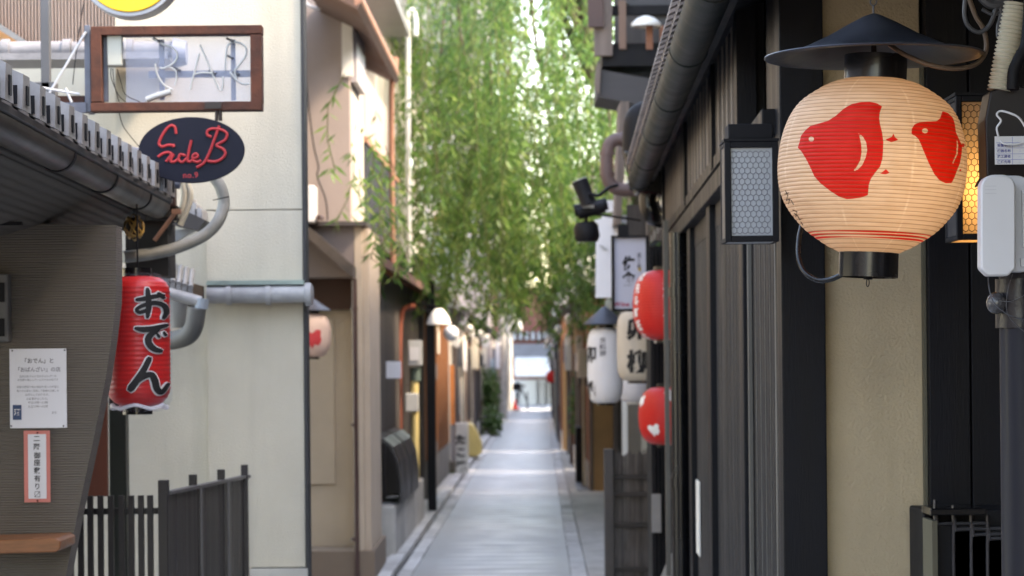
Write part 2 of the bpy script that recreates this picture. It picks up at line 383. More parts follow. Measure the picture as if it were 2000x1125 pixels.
# upper lattice of separate slats, x plane .55, Y 8.0 .. 14.4
part('lattice_backing', MB().box(.60,.63,8.0,14.4,2.325,2.95,k), black_wood, TH)
part('lattice_rail', MB().box(.545,.598,8.0,14.4,2.325,2.37,k), black_wood, TH)
sm_ = MB().box(-.016,.016,-.028,.028,2.37,2.86).mesh('slat'); sm_.materials.append(slat_wood); gs_ = MB().box(-.016,.016,-.07,.07,2.37,2.86).mesh('shade_slat'); gs_.materials.append(matt_black)  # black in-between slats stand in for the shadow lines of the lattice
yy = 8.16
while yy < 14.3:
    if abs(yy-9.45) > .09 and abs(yy-11.7) > .09:
        piece('slat', sm_, TH, (.566+k*yy, yy, 0), (0,0,-k))
    if abs(yy+.125-9.45) > .09 and abs(yy+.125-11.7) > .09: piece('shade_slat', gs_, TH, (.568+k*(yy+.125), yy+.125, 0), (0,0,-k))
    yy += .25
for yp, w_ in ((8.03,.06), (9.45,.045), (11.7,.045), (14.38,.05)):
    part('lattice_post', MB().box(.538,.60,yp-w_,yp+w_,2.0 if yp > 14 else 2.33,2.93,k), black_wood, TH)
part('upper_wall', MB().box(.70,.9,7.13,8.0,2.2,3.2,k), black_wood, TH)
part('wall_board', MB().box(.60,.70,7.13,7.55,2.24,2.9,k), black_wood, TH)
part('plaster_strip', MB().pbox(1466,1512,128,240,8.2,.03), M('pale_board',(.19,.155,.145),.7,dirt=.5), TH)
# lintel and its underside
part('lintel', MB().box(.552,.66,7.13,14.4,2.245,2.32,k), black_wood, TH, bev=.004)
# sliding doors, x plane .593
part('door_backing', MB().box(.635,.66,7.13,12.05,0,2.245,k), glassdark, TH)
for ya, yb in ((7.14,8.3), (8.5,10.25), (10.5,11.95)):
    d = part('door', MB().box(.626,.634,ya,yb,.0,2.244,k), matt_black, TH)
    for z_, z2 in ((0,.09),(2.15,2.244)): part('door_rail', MB().box(.600,.6255,ya,yb,z_,z2,k), matt_black, d)
    bt = MB().box(-.007,.007,-.015,.015,.09,2.15).mesh('batten'); bt.materials.append(batten_wood); bt2 = MB().box(-.007,.007,-.05,.05,.09,2.15).mesh('shade_batten'); bt2.materials.append(matt_black)  # black in-between battens stand in for shadow between the door battens
    yy = ya+.03
    while yy < yb:
        piece('batten', bt, d, (.609+k*yy, yy, 0), (0,0,-k)); piece('shade_batten', bt2, d, (.610+k*(yy+.095), yy+.095, 0), (0,0,-k)); yy += .19
for ya, yb in ((8.31,8.49), (10.26,10.49), (11.96,12.2)):
    part('door_post', MB().box(.575,.65,ya,yb,0,2.245,k), black_wood, TH, bev=.004)
part('metal_trim', MB().box(.588,.600,7.15,7.19,0,2.24,k), M('pale_trim',(.11,.10,.085),.6), TH)
part('metal_trim', MB().box(.588,.600,8.24,8.29,0,2.24,k), M('pale_trim',(.11,.10,.085),.6), TH)
part('far_door_jamb', MB().box(.66,.72,12.2,14.4,0,2.245,k), black_wood, TH)
# corner post, plaster, black boards (they face the camera at Y=7)
part('corner_post', MB().box(UX(1526,7),UX(1612,7),7.0,7.13,0,3.2), black_wood, TH, bev=.004)
part('plaster_panel', MB().box(UX(1612,7),UX(1806,7),7.06,7.12,0,2.62), plaster, TH)
part('top_board', MB().box(UX(1612,7),UX(1806,7),7.04,7.13,2.44,2.5), black_wood, TH)
part('trim_strip', MB().box(UX(1806,7),UX(1811,7),7.02,7.1,0,2.5), M('trim_olive',(.10,.09,.06),.7), TH)
for a, b in ((1812,1892), (1895,1962), (1965,2050)):
    part('wall_board', MB().box(UX(a,7),UX(b,7),6.99,7.1,0,3.2), black_wood, TH, bev=.003)
part('wall', MB().box(UX(2050,7),4.5,6.99,7.3,0,3.2).box(.66,4.5,7.3,14.4,0,3.2,k), black_wood, TH)
# eave: soffit boards, fascia, gutter, tiles
for i in range(26):
    ya = 3.0+i*.45
    part('soffit_board', MB().prism([(.49,2.70),(1.55,3.06),(1.55,3.08),(.49,2.72)], ya, ya+.444, k), matt_black, TH)
part('fascia', MB().box(.47,.50,3.0,14.55,2.655,2.735,k), matt_black, TH)
g = MB()
gx = .408; pts = []
gp = [(gx+.064*math.cos(t), 2.655-.062*math.sin(t)) for t in [math.pi*i/12 for i in range(13)]]
gi = [(gx+.058*math.cos(t), 2.655-.056*math.sin(t)) for t in [math.pi*i/12 for i in range(12,-1,-1)]]
poly = gp+gi; nn = len(poly)
vs = [(x+k*yv, yv, z) for yv in (3.0,14.5) for x, z in poly]
g.add(vs, [(i, (i+1)%nn, (i+1)%nn+nn, i+nn) for i in range(nn)]); g.box(gx-.055,gx+.055,14.49,14.5,2.60,2.655,k)
part('gutter', g, copperdark, TH, sm=True)
for yb in (5.4,6.9,8.4,9.9,11.4,12.9,14.3):
    part('gutter_bracket', MB().add([((gx+rr*math.cos(t))+k*q, q, 2.655-rr*math.sin(t)) for q in (yb,yb+.03) for rr in (.067,.061) for t in [math.pi*i/12 for i in range(13)]],
        [f for i in range(12) for f in ((i,i+1,i+27,i+26),(i+13,i+14,i+1,i),(i+26,i+27,i+40,i+39))]), copperdark, TH, sm=True)
rt_ = MB().prism([(-.10,0),(.5,.24),(.5,.27),(-.10,.022)], -.045,.045).prism([(-.12,.02),(.5,.27),(.5,.31),(-.115,.05)], -.03,.03)
rt_ = rt_.mesh('roof_tile'); rt_.materials.append(M('roof_edge_wood',(.16,.125,.11),.75,var=.3,rnd=.3))
yy = 4.0
while yy < 14.5:
    piece('roof_tile', rt_, TH, (.452+k*yy, yy, 2.715), (0,0,0)); yy += .155
part('roof', MB().prism([(.85,2.96),(4.2,4.3),(4.2,4.4),(.85,3.04)], 3.0, 14.5, k), rooftile, TH)
part('roof', MB().prism([(.52,2.76),(.9,2.95),(.9,2.98),(.52,2.79)], 3.0, 14.5, k), matt_black, TH)
part('skylight_block', MB().box(1.75,6,-14,6.9,-.02,3.9), M('side_brown',(.12,.09,.07),.8), TH)  # unseen mass, added to cut skylight on the near right surfaces
part('upper_storey', MB().box(1.7,5.0,-1,17,2.9,5.35,k), pinkwall, TH)
part('upper_roof', MB().box(1.35,5.2,-1.5,17.3,5.35,5.55,k), rooftile, TH)
# ---- downpipes at the far end
dp = thing('downpipe', 'tall black downpipe fixed beside the slatted doors, from lintel to ground', 'downpipe', (UX(1327,12.5),12.5,0))
c = P(1327,700,12.5)
part('pipe', MB().tube([(c.x,12.5,0),(c.x,12.5,2.25)], .046, 14), gloss_black, dp, sm=True)
for z in (.9, .98):
    pass
part('collar', MB().tube([(c.x,12.5,.98),(c.x,12.5,1.03)], .053, 14), gloss_black, dp, sm=True)
part('collar', MB().tube([(c.x,12.5,1.93),(c.x,12.5,1.98)], .053, 14), gloss_black, dp, sm=True)
solo('corner_batten', MB().pbox(1299,1308,430,1125,13.3,.05), M('pale_trim',(.11,.10,.085),.6), 'thin pale batten running down behind the red lanterns at the townhouse corner', 'batten')
rd = thing('rain_hopper', 'fat black rain hopper and elbow at the far end of the long gutter', 'downpipe', P(1262,330,14.6))
part('hopper', MB().prism([(UX(1220,14.6),UZ(298,14.6)),(UX(1310,14.6),UZ(298,14.6)),(UX(1302,14.6),UZ(385,14.6)),(UX(1244,14.6),UZ(380,14.6))],14.55,14.8), gloss_black, rd, bev=.01)
part('elbow', MB().tube(spline([P(1272,365,14.68),P(1268,395,14.68),P(1275,418,14.68),P(1292,425,14.75),P(1310,425,14.9)],5), .062, 12), gloss_black, rd, sm=True)
part('inlet', MB().tube(spline([P(1300,225,14.68),P(1262,222,14.68),P(1243,240,14.68),P(1240,300,14.68)],5), .075, 12), matt_black, rd, sm=True)
mp_ = thing('loop_pipe', 'squarish mauve brown pipe looping out in front of the willow leaves', 'pipe', P(1215,320,15.5))
part('pipe', MB().tube(spline([P(1300,280,15.5),P(1225,272,15.5),P(1196,276,15.5),P(1186,300,15.5),P(1186,345,15.5),P(1200,366,15.5),P(1225,371,15.5),P(1300,373,15.5)],5), .042, 10), mauvepipe, mp_, sm=True)
for q in ((1186,300),(1186,340),(1214,272)):
    a = P(q[0],q[1],15.5); part('joint', MB().lathe([(.047,-.008),(.047,.008)], a, 12, True) if q[0] == 1186 else MB().tube([a-Vector((.008,0,0)),a+Vector((.008,0,0))],.047,12), mauvepipe, mp_, sm=True)
# ---- white notice strip on the door
solo('notice_strip', MB().box(.592,.598,11.62,11.9,UZ(1085,11.7,1360),UZ(940,11.7,1360),k), offwhite, 'narrow white paper notice stuck upright on the far dark door', 'notice')
# ---- louvred box bottom right
lv = thing('louvred_cabinet', 'low black louvred cabinet against the black boards at the bottom right', 'cabinet', (UX(1890,6.6),6.7,0))
x0, x1 = UX(1816,6.6), UX(2010,6.6); zt = UZ(1002,6.6,1880)
part('body', MB().box(x0,x1,6.75,6.98,0,zt), matt_black, lv, bev=.006)
part('top', MB().box(x0-.004,UX(1922,6.6),6.60,6.75,zt-.006,zt+.012), gloss_black, lv, bev=.003)
part('side_rail', MB().box(x0,x0+.014,6.6,6.75,0,zt-.02), M('trim_olive',(.10,.09,.06),.7), lv)
for px, py in ((1822,1022),(1858,1033),(1893,1044),(1925,1052)):
    a, z = UX(px,6.6), UZ(py,6.6,1880)
    fr = part('fin', MB().tube(spline([(a+.006,6.64,0),(a+.006,6.64,z-.03),(a+.012,6.64,z-.009),(a+.03,6.64,z-.003),(a+.15,6.64,z-.003)],3), .0045, 8), M('fin_edge',(.05,.05,.055),.35), lv, sm=True)
    part('fin_plate', MB().box(a+.012,a+.14,6.645,6.66,0,z-.01), matt_black, lv)

# ================================================================= BOX LANTERNS WITH HEXAGON WIRE
def hexmesh(x0, x1, z0, z1, Y, s, r):
    mb = MB(); dx = s*math.sqrt(3); rowh = 1.5*s*1.12; seen = set(); rws = int((z1-z0)/rowh)+2; cls = int((x1-x0)/dx)+2
    for i in range(rws):
        for j in range(cls):
            cx = x0+j*dx+(dx/2 if i % 2 else 0); cz = z0+i*rowh
            pv = [(cx+s*math.sin(math.pi/3*q), cz+1.12*s*math.cos(math.pi/3*q)) for q in range(6)]
            for q in range(6):
                a, b = pv[q], pv[(q+1)%6]; key = (round(a[0]+b[0],4), round(a[1]+b[1],4))
                if key in seen: continue
                seen.add(key)
                if max(a[0],b[0]) > x1 or min(a[0],b[0]) < x0 or max(a[1],b[1]) > z1 or min(a[1],b[1]) < z0: continue
                mb.tube([(a[0],Y,a[1]),(b[0],Y,b[1])], r, 4, False)
    return mb
def box_lantern(label, px0, px1, py0, py1, Y, dep, lit, glassm, wirem, fr_px=12):
    x0, x1 = UX(px0,Y,(py0+py1)/2), UX(px1,Y,(py0+py1)/2); z0, z1 = UZ(py1,Y,(px0+px1)/2), UZ(py0,Y,(px0+px1)/2); fw = fr_px*Y/F
    t = thing('box_lantern', label, 'lantern', ((x0+x1)/2, Y+dep/2, z0))
    part('frame', MB().box(x0,x0+fw,Y,Y+.018,z0,z1).box(x1-fw,x1,Y,Y+.018,z0,z1).box(x0+fw,x1-fw,Y,Y+.018,z0,z0+fw).box(x0+fw,x1-fw,Y,Y+.018,z1-fw,z1)
         .box(x0,x0+.01,Y+.0181,Y+dep,z0,z0+.012).box(x0,x0+.01,Y+.0181,Y+dep,z1-.012,z1).box(x0,x1,Y+dep,Y+dep+.01,z0,z1)
         .box(x1-.01,x1,Y+.0181,Y+dep,z0,z1).box(x0,x0+.01,Y+dep-.012,Y+dep,z0+.012,z1-.012), matt_black, t, bev=.002)
    part('side_pane', MB().box(x0+.002,x0+.006,Y+.019,Y+dep-.013,z0+.013,z1-.013), M('dark_side',(.03,.03,.035),.4), t)
    part('lid', MB().box(x0-.002,x1+.002,Y-.002,Y+dep+.01,z1+.0005,z1+.008), matt_black, t)
    part('floor_pane', MB().box(x0+.011,x1-.011,Y+.019,Y+dep-.001,z0+.001,z0+.004), glassm, t)
    part('pane', MB().box(x0+fw-.002,x1-fw+.002,Y+.010,Y+.013,z0+fw-.002,z1-fw+.002), glassm, t)
    part('wire_mesh', hexmesh(x0+fw,x1-fw,z0+fw,z1-fw,Y+.007,.0088,.0009), wirem, t)
    if lit:
        ld = bpy.data.lights.new('bulb','POINT'); ld.energy = lit; ld.color = (1,.72,.36); ld.shadow_soft_size = .02
        lo = link(bpy.data.objects.new('bulb', ld), t); lo.location = Vector(((x0+x1)/2,Y+dep*.55,z0+(z1-z0)*.36))-wloc(t)
    return t, x0, x1, z0, z1
wire_grey = M('wire_grey',(.20,.20,.215),.5); wire_brown = M('wire_brown',(.05,.028,.015),.6)
t, x0, x1, z0, z1 = box_lantern('unlit square box lantern with frosted pane under hexagon wire, left of the big round lantern', 1416,1521,276,472,6.85,.14,0, frosted('frost_grey',(.50,.52,.54),.15), wire_grey)
part('mount', MB().box(x0+.012,x1-.012,6.87,6.98,z1+.009,z1+.05), matt_black, t, bev=.003)
t, x0, x1, z0, z1 = box_lantern('lit box lantern glowing yellow under hexagon wire, right of the big round lantern', 1868,1986,186,468,6.2,.16,.15, frosted('frost_warm',(.80,.66,.50),.8), wire_brown)
part('lettering', flat(ribbon([[(-.1,.9,.05),(.05,.55,.09),(-.25,.1,.12),(-.6,-.35,.05)],[(-.45,.35,.05),(-.1,.42,.1),(.4,.3,.12)],[(-.35,-1.0,.04),(.0,-.85,.13),(.3,-1.2,.16)],[(-.3,-1.6,.05),(.1,-1.5,.12),(.4,-1.8,.1)]]), 1930,350,42,6.2075), black_ink, t)

# ================================================================= THE BIG ROUND LANTERN
LY = 5.5; S_ = LY/F
lc = P(1703,325,LY)
prof = [(-170,58),(-167,66),(-163,80),(-150,106),(-125,141),(-100,160),(-75,171),(-50,178),(-25,182),(5,183.5),(35,181),(55,176),(75,168),(95,155),(115,138),(130,122),(145,101),(158,80),(166,64),(170,58)]
def prof_r(t):      # t: photo pixels below the middle
    t = max(-170, min(170, t))
    for i in range(len(prof)-1):
        if prof[i][0] <= t <= prof[i+1][0]:
            a, b = prof[max(i-1,0)], prof[i]; c_, d_ = prof[i+1], prof[min(i+2,len(prof)-1)]
            u = (t-b[0])/(c_[0]-b[0]); m1 = (c_[1]-a[1])/max(1,(c_[0]-a[0]))*(c_[0]-b[0]); m2 = (d_[1]-b[1])/max(1,(d_[0]-b[0]))*(c_[0]-b[0])
            return (2*u**3-3*u*u+1)*b[1]+(u**3-2*u*u+u)*m1+(-2*u**3+3*u*u)*c_[1]+(u**3-u*u)*m2
    return 58
BL = thing('paper_lantern', 'big round lit paper lantern printed with two red plovers, under a black cone hat', 'lantern', lc)
TILT = .0455
BL.rotation_euler = (0, TILT, 0)
rows, cols, nrib = 45*6, 260, 45
hgt = np.linspace(170, -170, rows+1); th = np.linspace(-math.pi, math.pi, cols+1)
rr_ = np.array([prof_r(t) for t in hgt]); ph = ((170-hgt)/340*nrib) % 1.0
scal = 1.6*(1-(2*ph-1)**2)*np.clip((170-abs(hgt))/12,0,1)
TT, HH = np.meshgrid(th, hgt); RRR = (rr_+scal-1.0)[:,None]*np.ones_like(TT)
rn = np.random.RandomState(3); wob = 1+.004*np.sin(TT*12+HH*.02)+.0025*np.sin(TT*31)
LXv = RRR*wob*np.sin(TT)*S_; LYv = -RRR*wob*np.cos(TT)*S_; LZv = -HH*S_
co = np.stack([LXv,LYv,LZv],-1).reshape(-1,3)
idx = np.arange((rows+1)*(cols+1)).reshape(rows+1, cols+1)
fc = np.stack([idx[:-1,:-1],idx[1:,:-1],idx[1:,1:],idx[:-1,1:]],-1).reshape(-1,4)[:, ::-1]
me = bpy.data.meshes.new('shade'); me.from_pydata(co.tolist(), [], fc.tolist()); me.update()
# where each point shows in the photo (to lay the print on it)
ct, st_ = math.cos(TILT), math.sin(TILT)
wx = co[:,0]*ct+co[:,2]*st_+lc.x; wz = -co[:,0]*st_+co[:,2]*ct+lc.z; wy = co[:,1]+LY
up_ = (wx)/wy*F; vp_ = (wz-EYE)/wy*F; pxx = CX+up_-vp_*ROLL; pyy = HY-(vp_+up_*ROLL)
front = co[:,1] < .01
def sdf(poly, X, Y_):
    d = np.full(X.shape, 1e9); s = np.ones(X.shape); n_ = len(poly)
    for i in range(n_):
        ax, ay = poly[i]; bx, by = poly[(i+1)%n_]; ex, ey = bx-ax, by-ay; wx_, wy_ = X-ax, Y_-ay
        t_ = np.clip((wx_*ex+wy_*ey)/(ex*ex+ey*ey+1e-9), 0, 1); d = np.minimum(d, (wx_-ex*t_)**2+(wy_-ey*t_)**2)
        c1 = Y_ >= ay; c2 = Y_ < by; c3 = ex*wy_ > ey*wx_
        s = np.where((c1 & c2 & c3) | (~c1 & ~c2 & ~c3), -s, s)
    return s*np.sqrt(d)*-1      # > 0 inside
def tp(L, a=3.31, ox=1500, oy=180): return [(ox+x/a, oy+y/a) for x, y in L]
def smoothp(L, n=4):
    q = spline([Vector((x,y,0)) for x, y in L], n); return [(p.x,p.y) for p in q]
bird1 = tp([(192,358),(203,325),(213,282),(240,247),(275,217),(330,202),(390,184),(440,151),(490,106),(540,77),(600,64),(660,62),(705,72),(737,92),(723,130),(719,168),(725,210),(738,260),(746,320),(744,380),(740,430),(725,480),(690,525),(665,560),(652,600),(646,665),(600,682),(550,689),(510,692),(460,676),(400,637),(340,590),(300,545),(275,490),(245,430),(217,385)])
bird2 = tp([(927,272),(930,237),(945,210),(980,194),(1030,190),(1090,188),(1113,168),(1128,122),(1165,135),(1195,165),(1207,200),(1216,260),(1238,310),(1256,345),(1252,400),(1241,460),(1217,520),(1202,560),(1186,588),(1150,589),(1110,571),(1075,530),(1040,460),(1010,390),(990,340),(973,303),(950,282)])
cres = tp([(585,265),(612,285),(635,325),(641,375),(632,420),(610,470),(582,500),(545,517),(575,480),(597,440),(605,390),(603,340),(595,300)])
cres2 = tp([(1220,292),(1230,340),(1226,400),(1196,466),(1190,462),(1217,398),(1221,340)])
eye1 = tp([(280+17*math.cos(a),303+17*math.sin(a)) for a in np.linspace(0,6.2,14)]); eye2 = tp([(1015+19*math.cos(a),250+17*math.sin(a)) for a in np.linspace(0,6.2,14)])
feet = [tp(q) for q in ([(757,307),(800,290),(812,265),(820,290),(842,308),(800,325)],[(722,527),(745,512),(772,488),(775,512),(788,520),(765,532)],[(1256,330),(1272,335),(1266,358),(1252,350)],[(1236,500),(1250,496),(1250,510),(1238,512)])]
m1 = np.maximum(sdf(bird1,pxx,pyy), sdf(bird2,pxx,pyy))
for q in (cres,cres2,eye1,eye2): m1 = np.minimum(m1, -sdf(q,pxx,pyy))
for q in feet: m1 = np.maximum(m1, sdf(q,pxx,pyy))
m1 = np.where(front, m1, -20)
hh = HH.reshape(-1)
for hb in (133.5,138.5,144.0): m1 = np.maximum(m1, 1.25-abs(hh-hb)+.5*np.sin(TT.reshape(-1)*3+hb))
sig = []
for a_, b_ in (((112,635),(128,668)),((108,660),(135,650)),((128,668),(118,700)),((118,700),(142,690)),((142,690),(132,722)),((150,700),(166,728)),((160,762),(180,770)),((170,785),(192,800)),((188,770),(180,805)),((192,800),(205,826)),((205,826),(222,815)),((212,838),(226,860))):
    sig.append((tp([a_])[0], tp([b_])[0]))
m2 = np.full(pxx.shape, -20.0)
for (ax,ay),(bx,by) in sig:
    ex, ey = bx-ax, by-ay; t_ = np.clip(((pxx-ax)*ex+(pyy-ay)*ey)/(ex*ex+ey*ey), 0, 1)
    m2 = np.maximum(m2, .95-np.hypot(pxx-ax-ex*t_, pyy-ay-ey*t_))
m2 = np.where(front, m2, -20)
seam = np.zeros(pxx.shape); tt = TT.reshape(-1)
for i in range(8):
    s0 = -math.pi+.30+i*math.pi/4+.0; seam = np.maximum(seam, np.clip(1-abs(tt-s0+.02*np.sin(hh*.03))/.012, 0, 1))
ribv = np.clip(1-np.minimum(ph,1-ph)*9,0,1)[:,None]*np.ones_like(TT)
for nm, arr in (('ink_red',m1),('ink_black',m2),('seam',seam),('rib',ribv.reshape(-1))):
    at = me.attributes.new(nm,'FLOAT','POINT'); at.data.foreach_set('value', np.ascontiguousarray(arr, dtype=np.float32))
def lantern_mat():
    m = bpy.data.materials.new('printed_lantern_paper'); m.use_nodes = True; n = m.node_tree.nodes; l = m.node_tree.links; b = n['Principled BSDF']
    b.inputs['Roughness'].default_value = .55; b.inputs['Specular IOR Level'].default_value = .3
    def att(a):
        t = n.new('ShaderNodeAttribute'); t.attribute_name = a; return t.outputs['Fac']
    def rng(s, lo, hi, a=0, c=1):
        r = n.new('ShaderNodeMapRange'); l.new(s, r.inputs[0]); r.inputs[1].default_value = lo; r.inputs[2].default_value = hi; r.inputs[3].default_value = a; r.inputs[4].default_value = c; return r.outputs[0]
    def mix(f, a, c):
        x = n.new('ShaderNodeMix'); x.data_type = 'RGBA'; l.new(f, x.inputs[0])
        for s, i in ((a,6),(c,7)):
            if isinstance(s, tuple): x.inputs[i].default_value = s
            else: l.new(s, x.inputs[i])
        return x.outputs[2]
    tc = n.new('ShaderNodeTexCoord'); mp = n.new('ShaderNodeMapping'); mp.inputs['Scale'].default_value = (1,1,9); l.new(tc.outputs['Object'], mp.inputs[0])
    ns = n.new('ShaderNodeTexNoise'); ns.inputs['Scale'].default_value = 14; ns.inputs['Detail'].default_value = 6; l.new(mp.outputs[0], ns.inputs[0])
    n2 = n.new('ShaderNodeTexNoise'); n2.inputs['Scale'].default_value = 7; n2.inputs['Detail'].default_value = 3; l.new(tc.outputs['Object'], n2.inputs[0])
    c_ = mix(rng(ns.outputs['Fac'],.3,.7), (.60,.46,.32,1), (.72,.58,.43,1))
    c_ = mix(rng(n2.outputs['Fac'],.55,.75,0,.25), c_, (.62,.42,.24,1))
    c_ = mix(rng(att('seam'),0,1,0,.45), c_, (.92,.84,.70,1))
    rd_ = mix(rng(ns.outputs['Fac'],.35,.7), (.55,.012,.008,1), (.62,.025,.016,1))
    c_ = mix(rng(att('ink_red'),-.45,.45), c_, rd_)
    c_ = mix(rng(att('ink_black'),-.4,.4), c_, (.03,.02,.02,1))
    c_ = mix(rng(att('rib'),0,1,0,.62), c_, (.16,.07,.03,1))
    l.new(c_, b.inputs['Base Color']); tr = n.new('ShaderNodeBsdfTranslucent'); l.new(c_, tr.inputs[0])
    ms = n.new('ShaderNodeMixShader'); ms.inputs[0].default_value = .45; l.new(b.outputs[0], ms.inputs[1]); l.new(tr.outputs[0], ms.inputs[2]); l.new(ms.outputs[0], n['Material Output'].inputs[0]); return m
part('shade', me, lantern_mat(), BL, sm=True); smooth(me, 180)
def lz(py): return -(py-325)*S_
# collars (open black rings) and the ring under the lantern
def ringband(r, za, zb, th_=.003, flare=0):
    return MB().lathe([(r-th_,za),(r+flare,za),(r,zb),(r-th_,zb),(r-th_,za)], (0,0,0), 48)
def lpart(nm, mb, mat, parent=BL, sm=True, bev=0):
    me_ = mb.mesh(nm); me_.materials.append(mat)
    if sm: smooth(me_)
    o = link(bpy.data.objects.new(nm, me_), parent)
    return o
lpart('bottom_collar', ringband(58*S_, -217*S_, -166*S_).lathe([(0.001,-213*S_),(56*S_,-213*S_)],(0,0,0),48), gloss_black)
lpart('top_collar', ringband(61*S_, 166*S_, 216*S_), gloss_black)
lpart('hook', MB().tube([(0,0,-216*S_),(0,0,-221*S_)], .010, 10).tube([(.004*math.cos(t)*.8,0,-227.5*S_+.0085*math.sin(t)) for t in np.linspace(0,6.28,14)], .0011, 6, False), matt_black)
# the hat hangs true, not tilted with the shade
ap = P(1706,27,LY); hat_r = 213*S_; hz = UZ(109,LY,1706)
hat = thing('cone_hat', 'wide black metal cone hat above the big round paper lantern', 'lantern hat', ap)
hh_ = ap.z-hz
hp = [(.006,0),(.022,-.006),(.05,-.020),(.10,-.048),(.15,-.071),(.20,-.090),(hat_r,-hh_),(hat_r+.001,-hh_-.002),(hat_r-.001,-hh_-.004),(.20,-.094),(.15,-.075),(.10,-.052),(.05,-.024),(.006,-.005)]
part('cone', MB().add([], []).lathe([(r, z) for r, z in hp], ap, 72), slate_m, hat, sm=True)
part('wire_loop', MB().tube([ap+Vector((0,0,-.005)), ap+Vector((0,0,.018))], .0022, 6).tube([ap+Vector((.007*math.sin(t),0,.026+.008*math.cos(t))) for t in np.linspace(0,6.28,12)], .0016, 6, False), greysteel, hat, sm=True)
part('hanging_wire', MB().tube([ap+Vector((0,0,.03)), ap+Vector((0,0,.42))], .0014, 6), greysteel, hat)
part('stem', MB().tube([ap+Vector((0,0,-.02)), ap+Vector((.0,0,-.12))], .006, 8), matt_black, hat)
ld = bpy.data.lights.new('bulb','POINT'); ld.energy = .12; ld.color = (1,.80,.60); ld.shadow_soft_size = .03
lo = link(bpy.data.objects.new('bulb', ld), BL); lo.location = (.028,-.07,-.015)
# black cable to the lower collar, brown cable under the hat
solo('lantern_cable', MB().tube(spline([P(1566,440,5.62),P(1560,470,5.6),P(1560,505,5.58),P(1572,532,5.56),P(1597,547,5.54),P(1622,546,5.52),P(1645,536,5.5)],6), .0058, 10), gloss_black, 'black cable curving into the bottom collar of the big round lantern', 'cable', sm=True)
solo('lamp_cable', MB().tube(spline([P(1738,88,5.5),P(1770,108,5.42),P(1820,128,5.4),P(1870,134,5.42),P(1908,124,5.46),P(1926,98,5.5),P(1922,60,5.5),P(1905,30,5.5),P(1890,-12,5.5)],6), .0052, 10), M('tan_cable',(.15,.10,.07),.5), 'tan cable looping from under the cone hat up to the eave', 'cable', sm=True)

# ================================================================= POLE, WHITE BOX AND CABLES AT THE RIGHT EDGE
PY_ = 5.35
pl = thing('service_pole', 'dark navy pole at the right edge with clear wrapped casing and the white box', 'pole', (UX(1994,PY_),PY_,0))
a = P(1994,700,PY_)
pipe_navy = M('navy_pipe',(.008,.009,.016),.5,var=.2,st=(30,30,.5),coat=0,spec=.25)
part('pipe', MB().tube([(a.x,PY_,0),(a.x,PY_,1.88)], .045, 24), pipe_navy, pl, sm=True)
part('casing', MB().prism([(UX(x,PY_,y_),UZ(y_,PY_,x)) for x, y_ in ((1934,178),(1962,168),(2040,168),(2040,345),(1927,345),(1924,235))],PY_,PY_+.09), M('wrapped_casing',(.014,.011,.012),.4,var=.3,dirt=.3,dcol=(.03,.028,.028),spec=.25), pl, bev=.004)
part('wrap_film', MB().tube([(a.x-.006,PY_,UZ(545,PY_,1994)),(a.x-.006,PY_,UZ(640,PY_,1994))], .047, 24), M('wrap_gloss',(.012,.012,.016),.3,bump=.8,bs=25), pl, sm=True)
part('tape_bundle', MB().ball(P(1946,592,PY_-.03), .0215, 14, 1.1), M('wrapped_tape',(.06,.06,.065),.2,var=.5,vs=60,bump=1,bs=90,coat=.5), pl, sm=True)
rc = MB(); c0, c1 = P(1953,178,PY_+.02), P(1986,8,PY_+.02); n_ = 22*6; pts = []; rs = []
for i in range(n_+1):
    t_ = i/n_; pts.append(c0.lerp(c1,t_)); rs.append(.0262+.0022*math.cos(2*math.pi*t_*22))
solo('corrugated_duct', MB().tube(pts, rs, 20), M('cream_duct',(.50,.46,.36),.5,var=.08), 'cream corrugated duct rising at the right edge above the pole', 'duct', sm=True)
solo('thick_cable', MB().tube(spline([P(1978,175,PY_-.03),P(1980,140,PY_-.03),P(1992,112,PY_-.03),P(2006,80,PY_-.03),P(2012,-20,PY_-.03)],6), .013, 12), matt_black, 'thick black cable beside the cream corrugated duct', 'cable', sm=True)
for pts_, r_, lb in (([(1886,-10),(1884,30),(1892,52),(1912,63),(1932,50),(1944,20),(1948,-10)],.0050,'dark cable loop hanging in front of the black eave at the top right'),
                 ([(1910,-14),(1932,8),(1958,6),(1975,-8)],.010,'dark cable bundle under the eave at the top right corner'),
                 ([(1953,-6),(1955,30),(1950,52),(1950,72)],.0052,'short grey cable end pointing down from the top right cable bundle'),
                 ([(1918,18),(1938,28),(1955,22),(1972,-2)],.004,'thin dark cable sagging between the top right cables')):
    solo('hanging_cable', MB().tube(spline([P(x,y_,5.45) for x, y_ in pts_],6), r_, 8), M('cable_grey',(.06,.062,.07),.35), lb, 'cable', sm=True)
# white rounded box
wb = thing('white_box', 'white plastic equipment box with rounded top strapped to the pole at the right edge', 'equipment box', P(1960,540,5.2))
def rounded_front(px0, px1, py0, py1, r, ch, Y):
    pts = []
    for i in range(9):
        t_ = math.pi/2*i/8; pts.append((px0+r-r*math.cos(t_), py0+r-r*math.sin(t_)))
    for i in range(9):
        t_ = math.pi/2*i/8; pts.append((px1-r+r*math.sin(t_), py0+r-r*math.cos(t_)))
    pts += [(px1,py1-ch),(px1-ch,py1),(px0+ch,py1),(px0,py1-ch)]
    return [(UX(x,Y,y_),UZ(y_,Y,x)) for x, y_ in pts]
part('cover', MB().prism(rounded_front(1916,1984,341,539,26,15,5.2),5.2,5.245), white_pl, wb, bev=.004, sm=True)
part('back_case', MB().prism(rounded_front(1922,2012,343,531,26,8,5.248),5.2455,5.30), M('box_grey',(.50,.51,.54),.45,var=.05), wb, bev=.003, sm=True)
part('hinge', MB().pbox(1997,2004,372,482,5.235,.01), white_pl, wb)
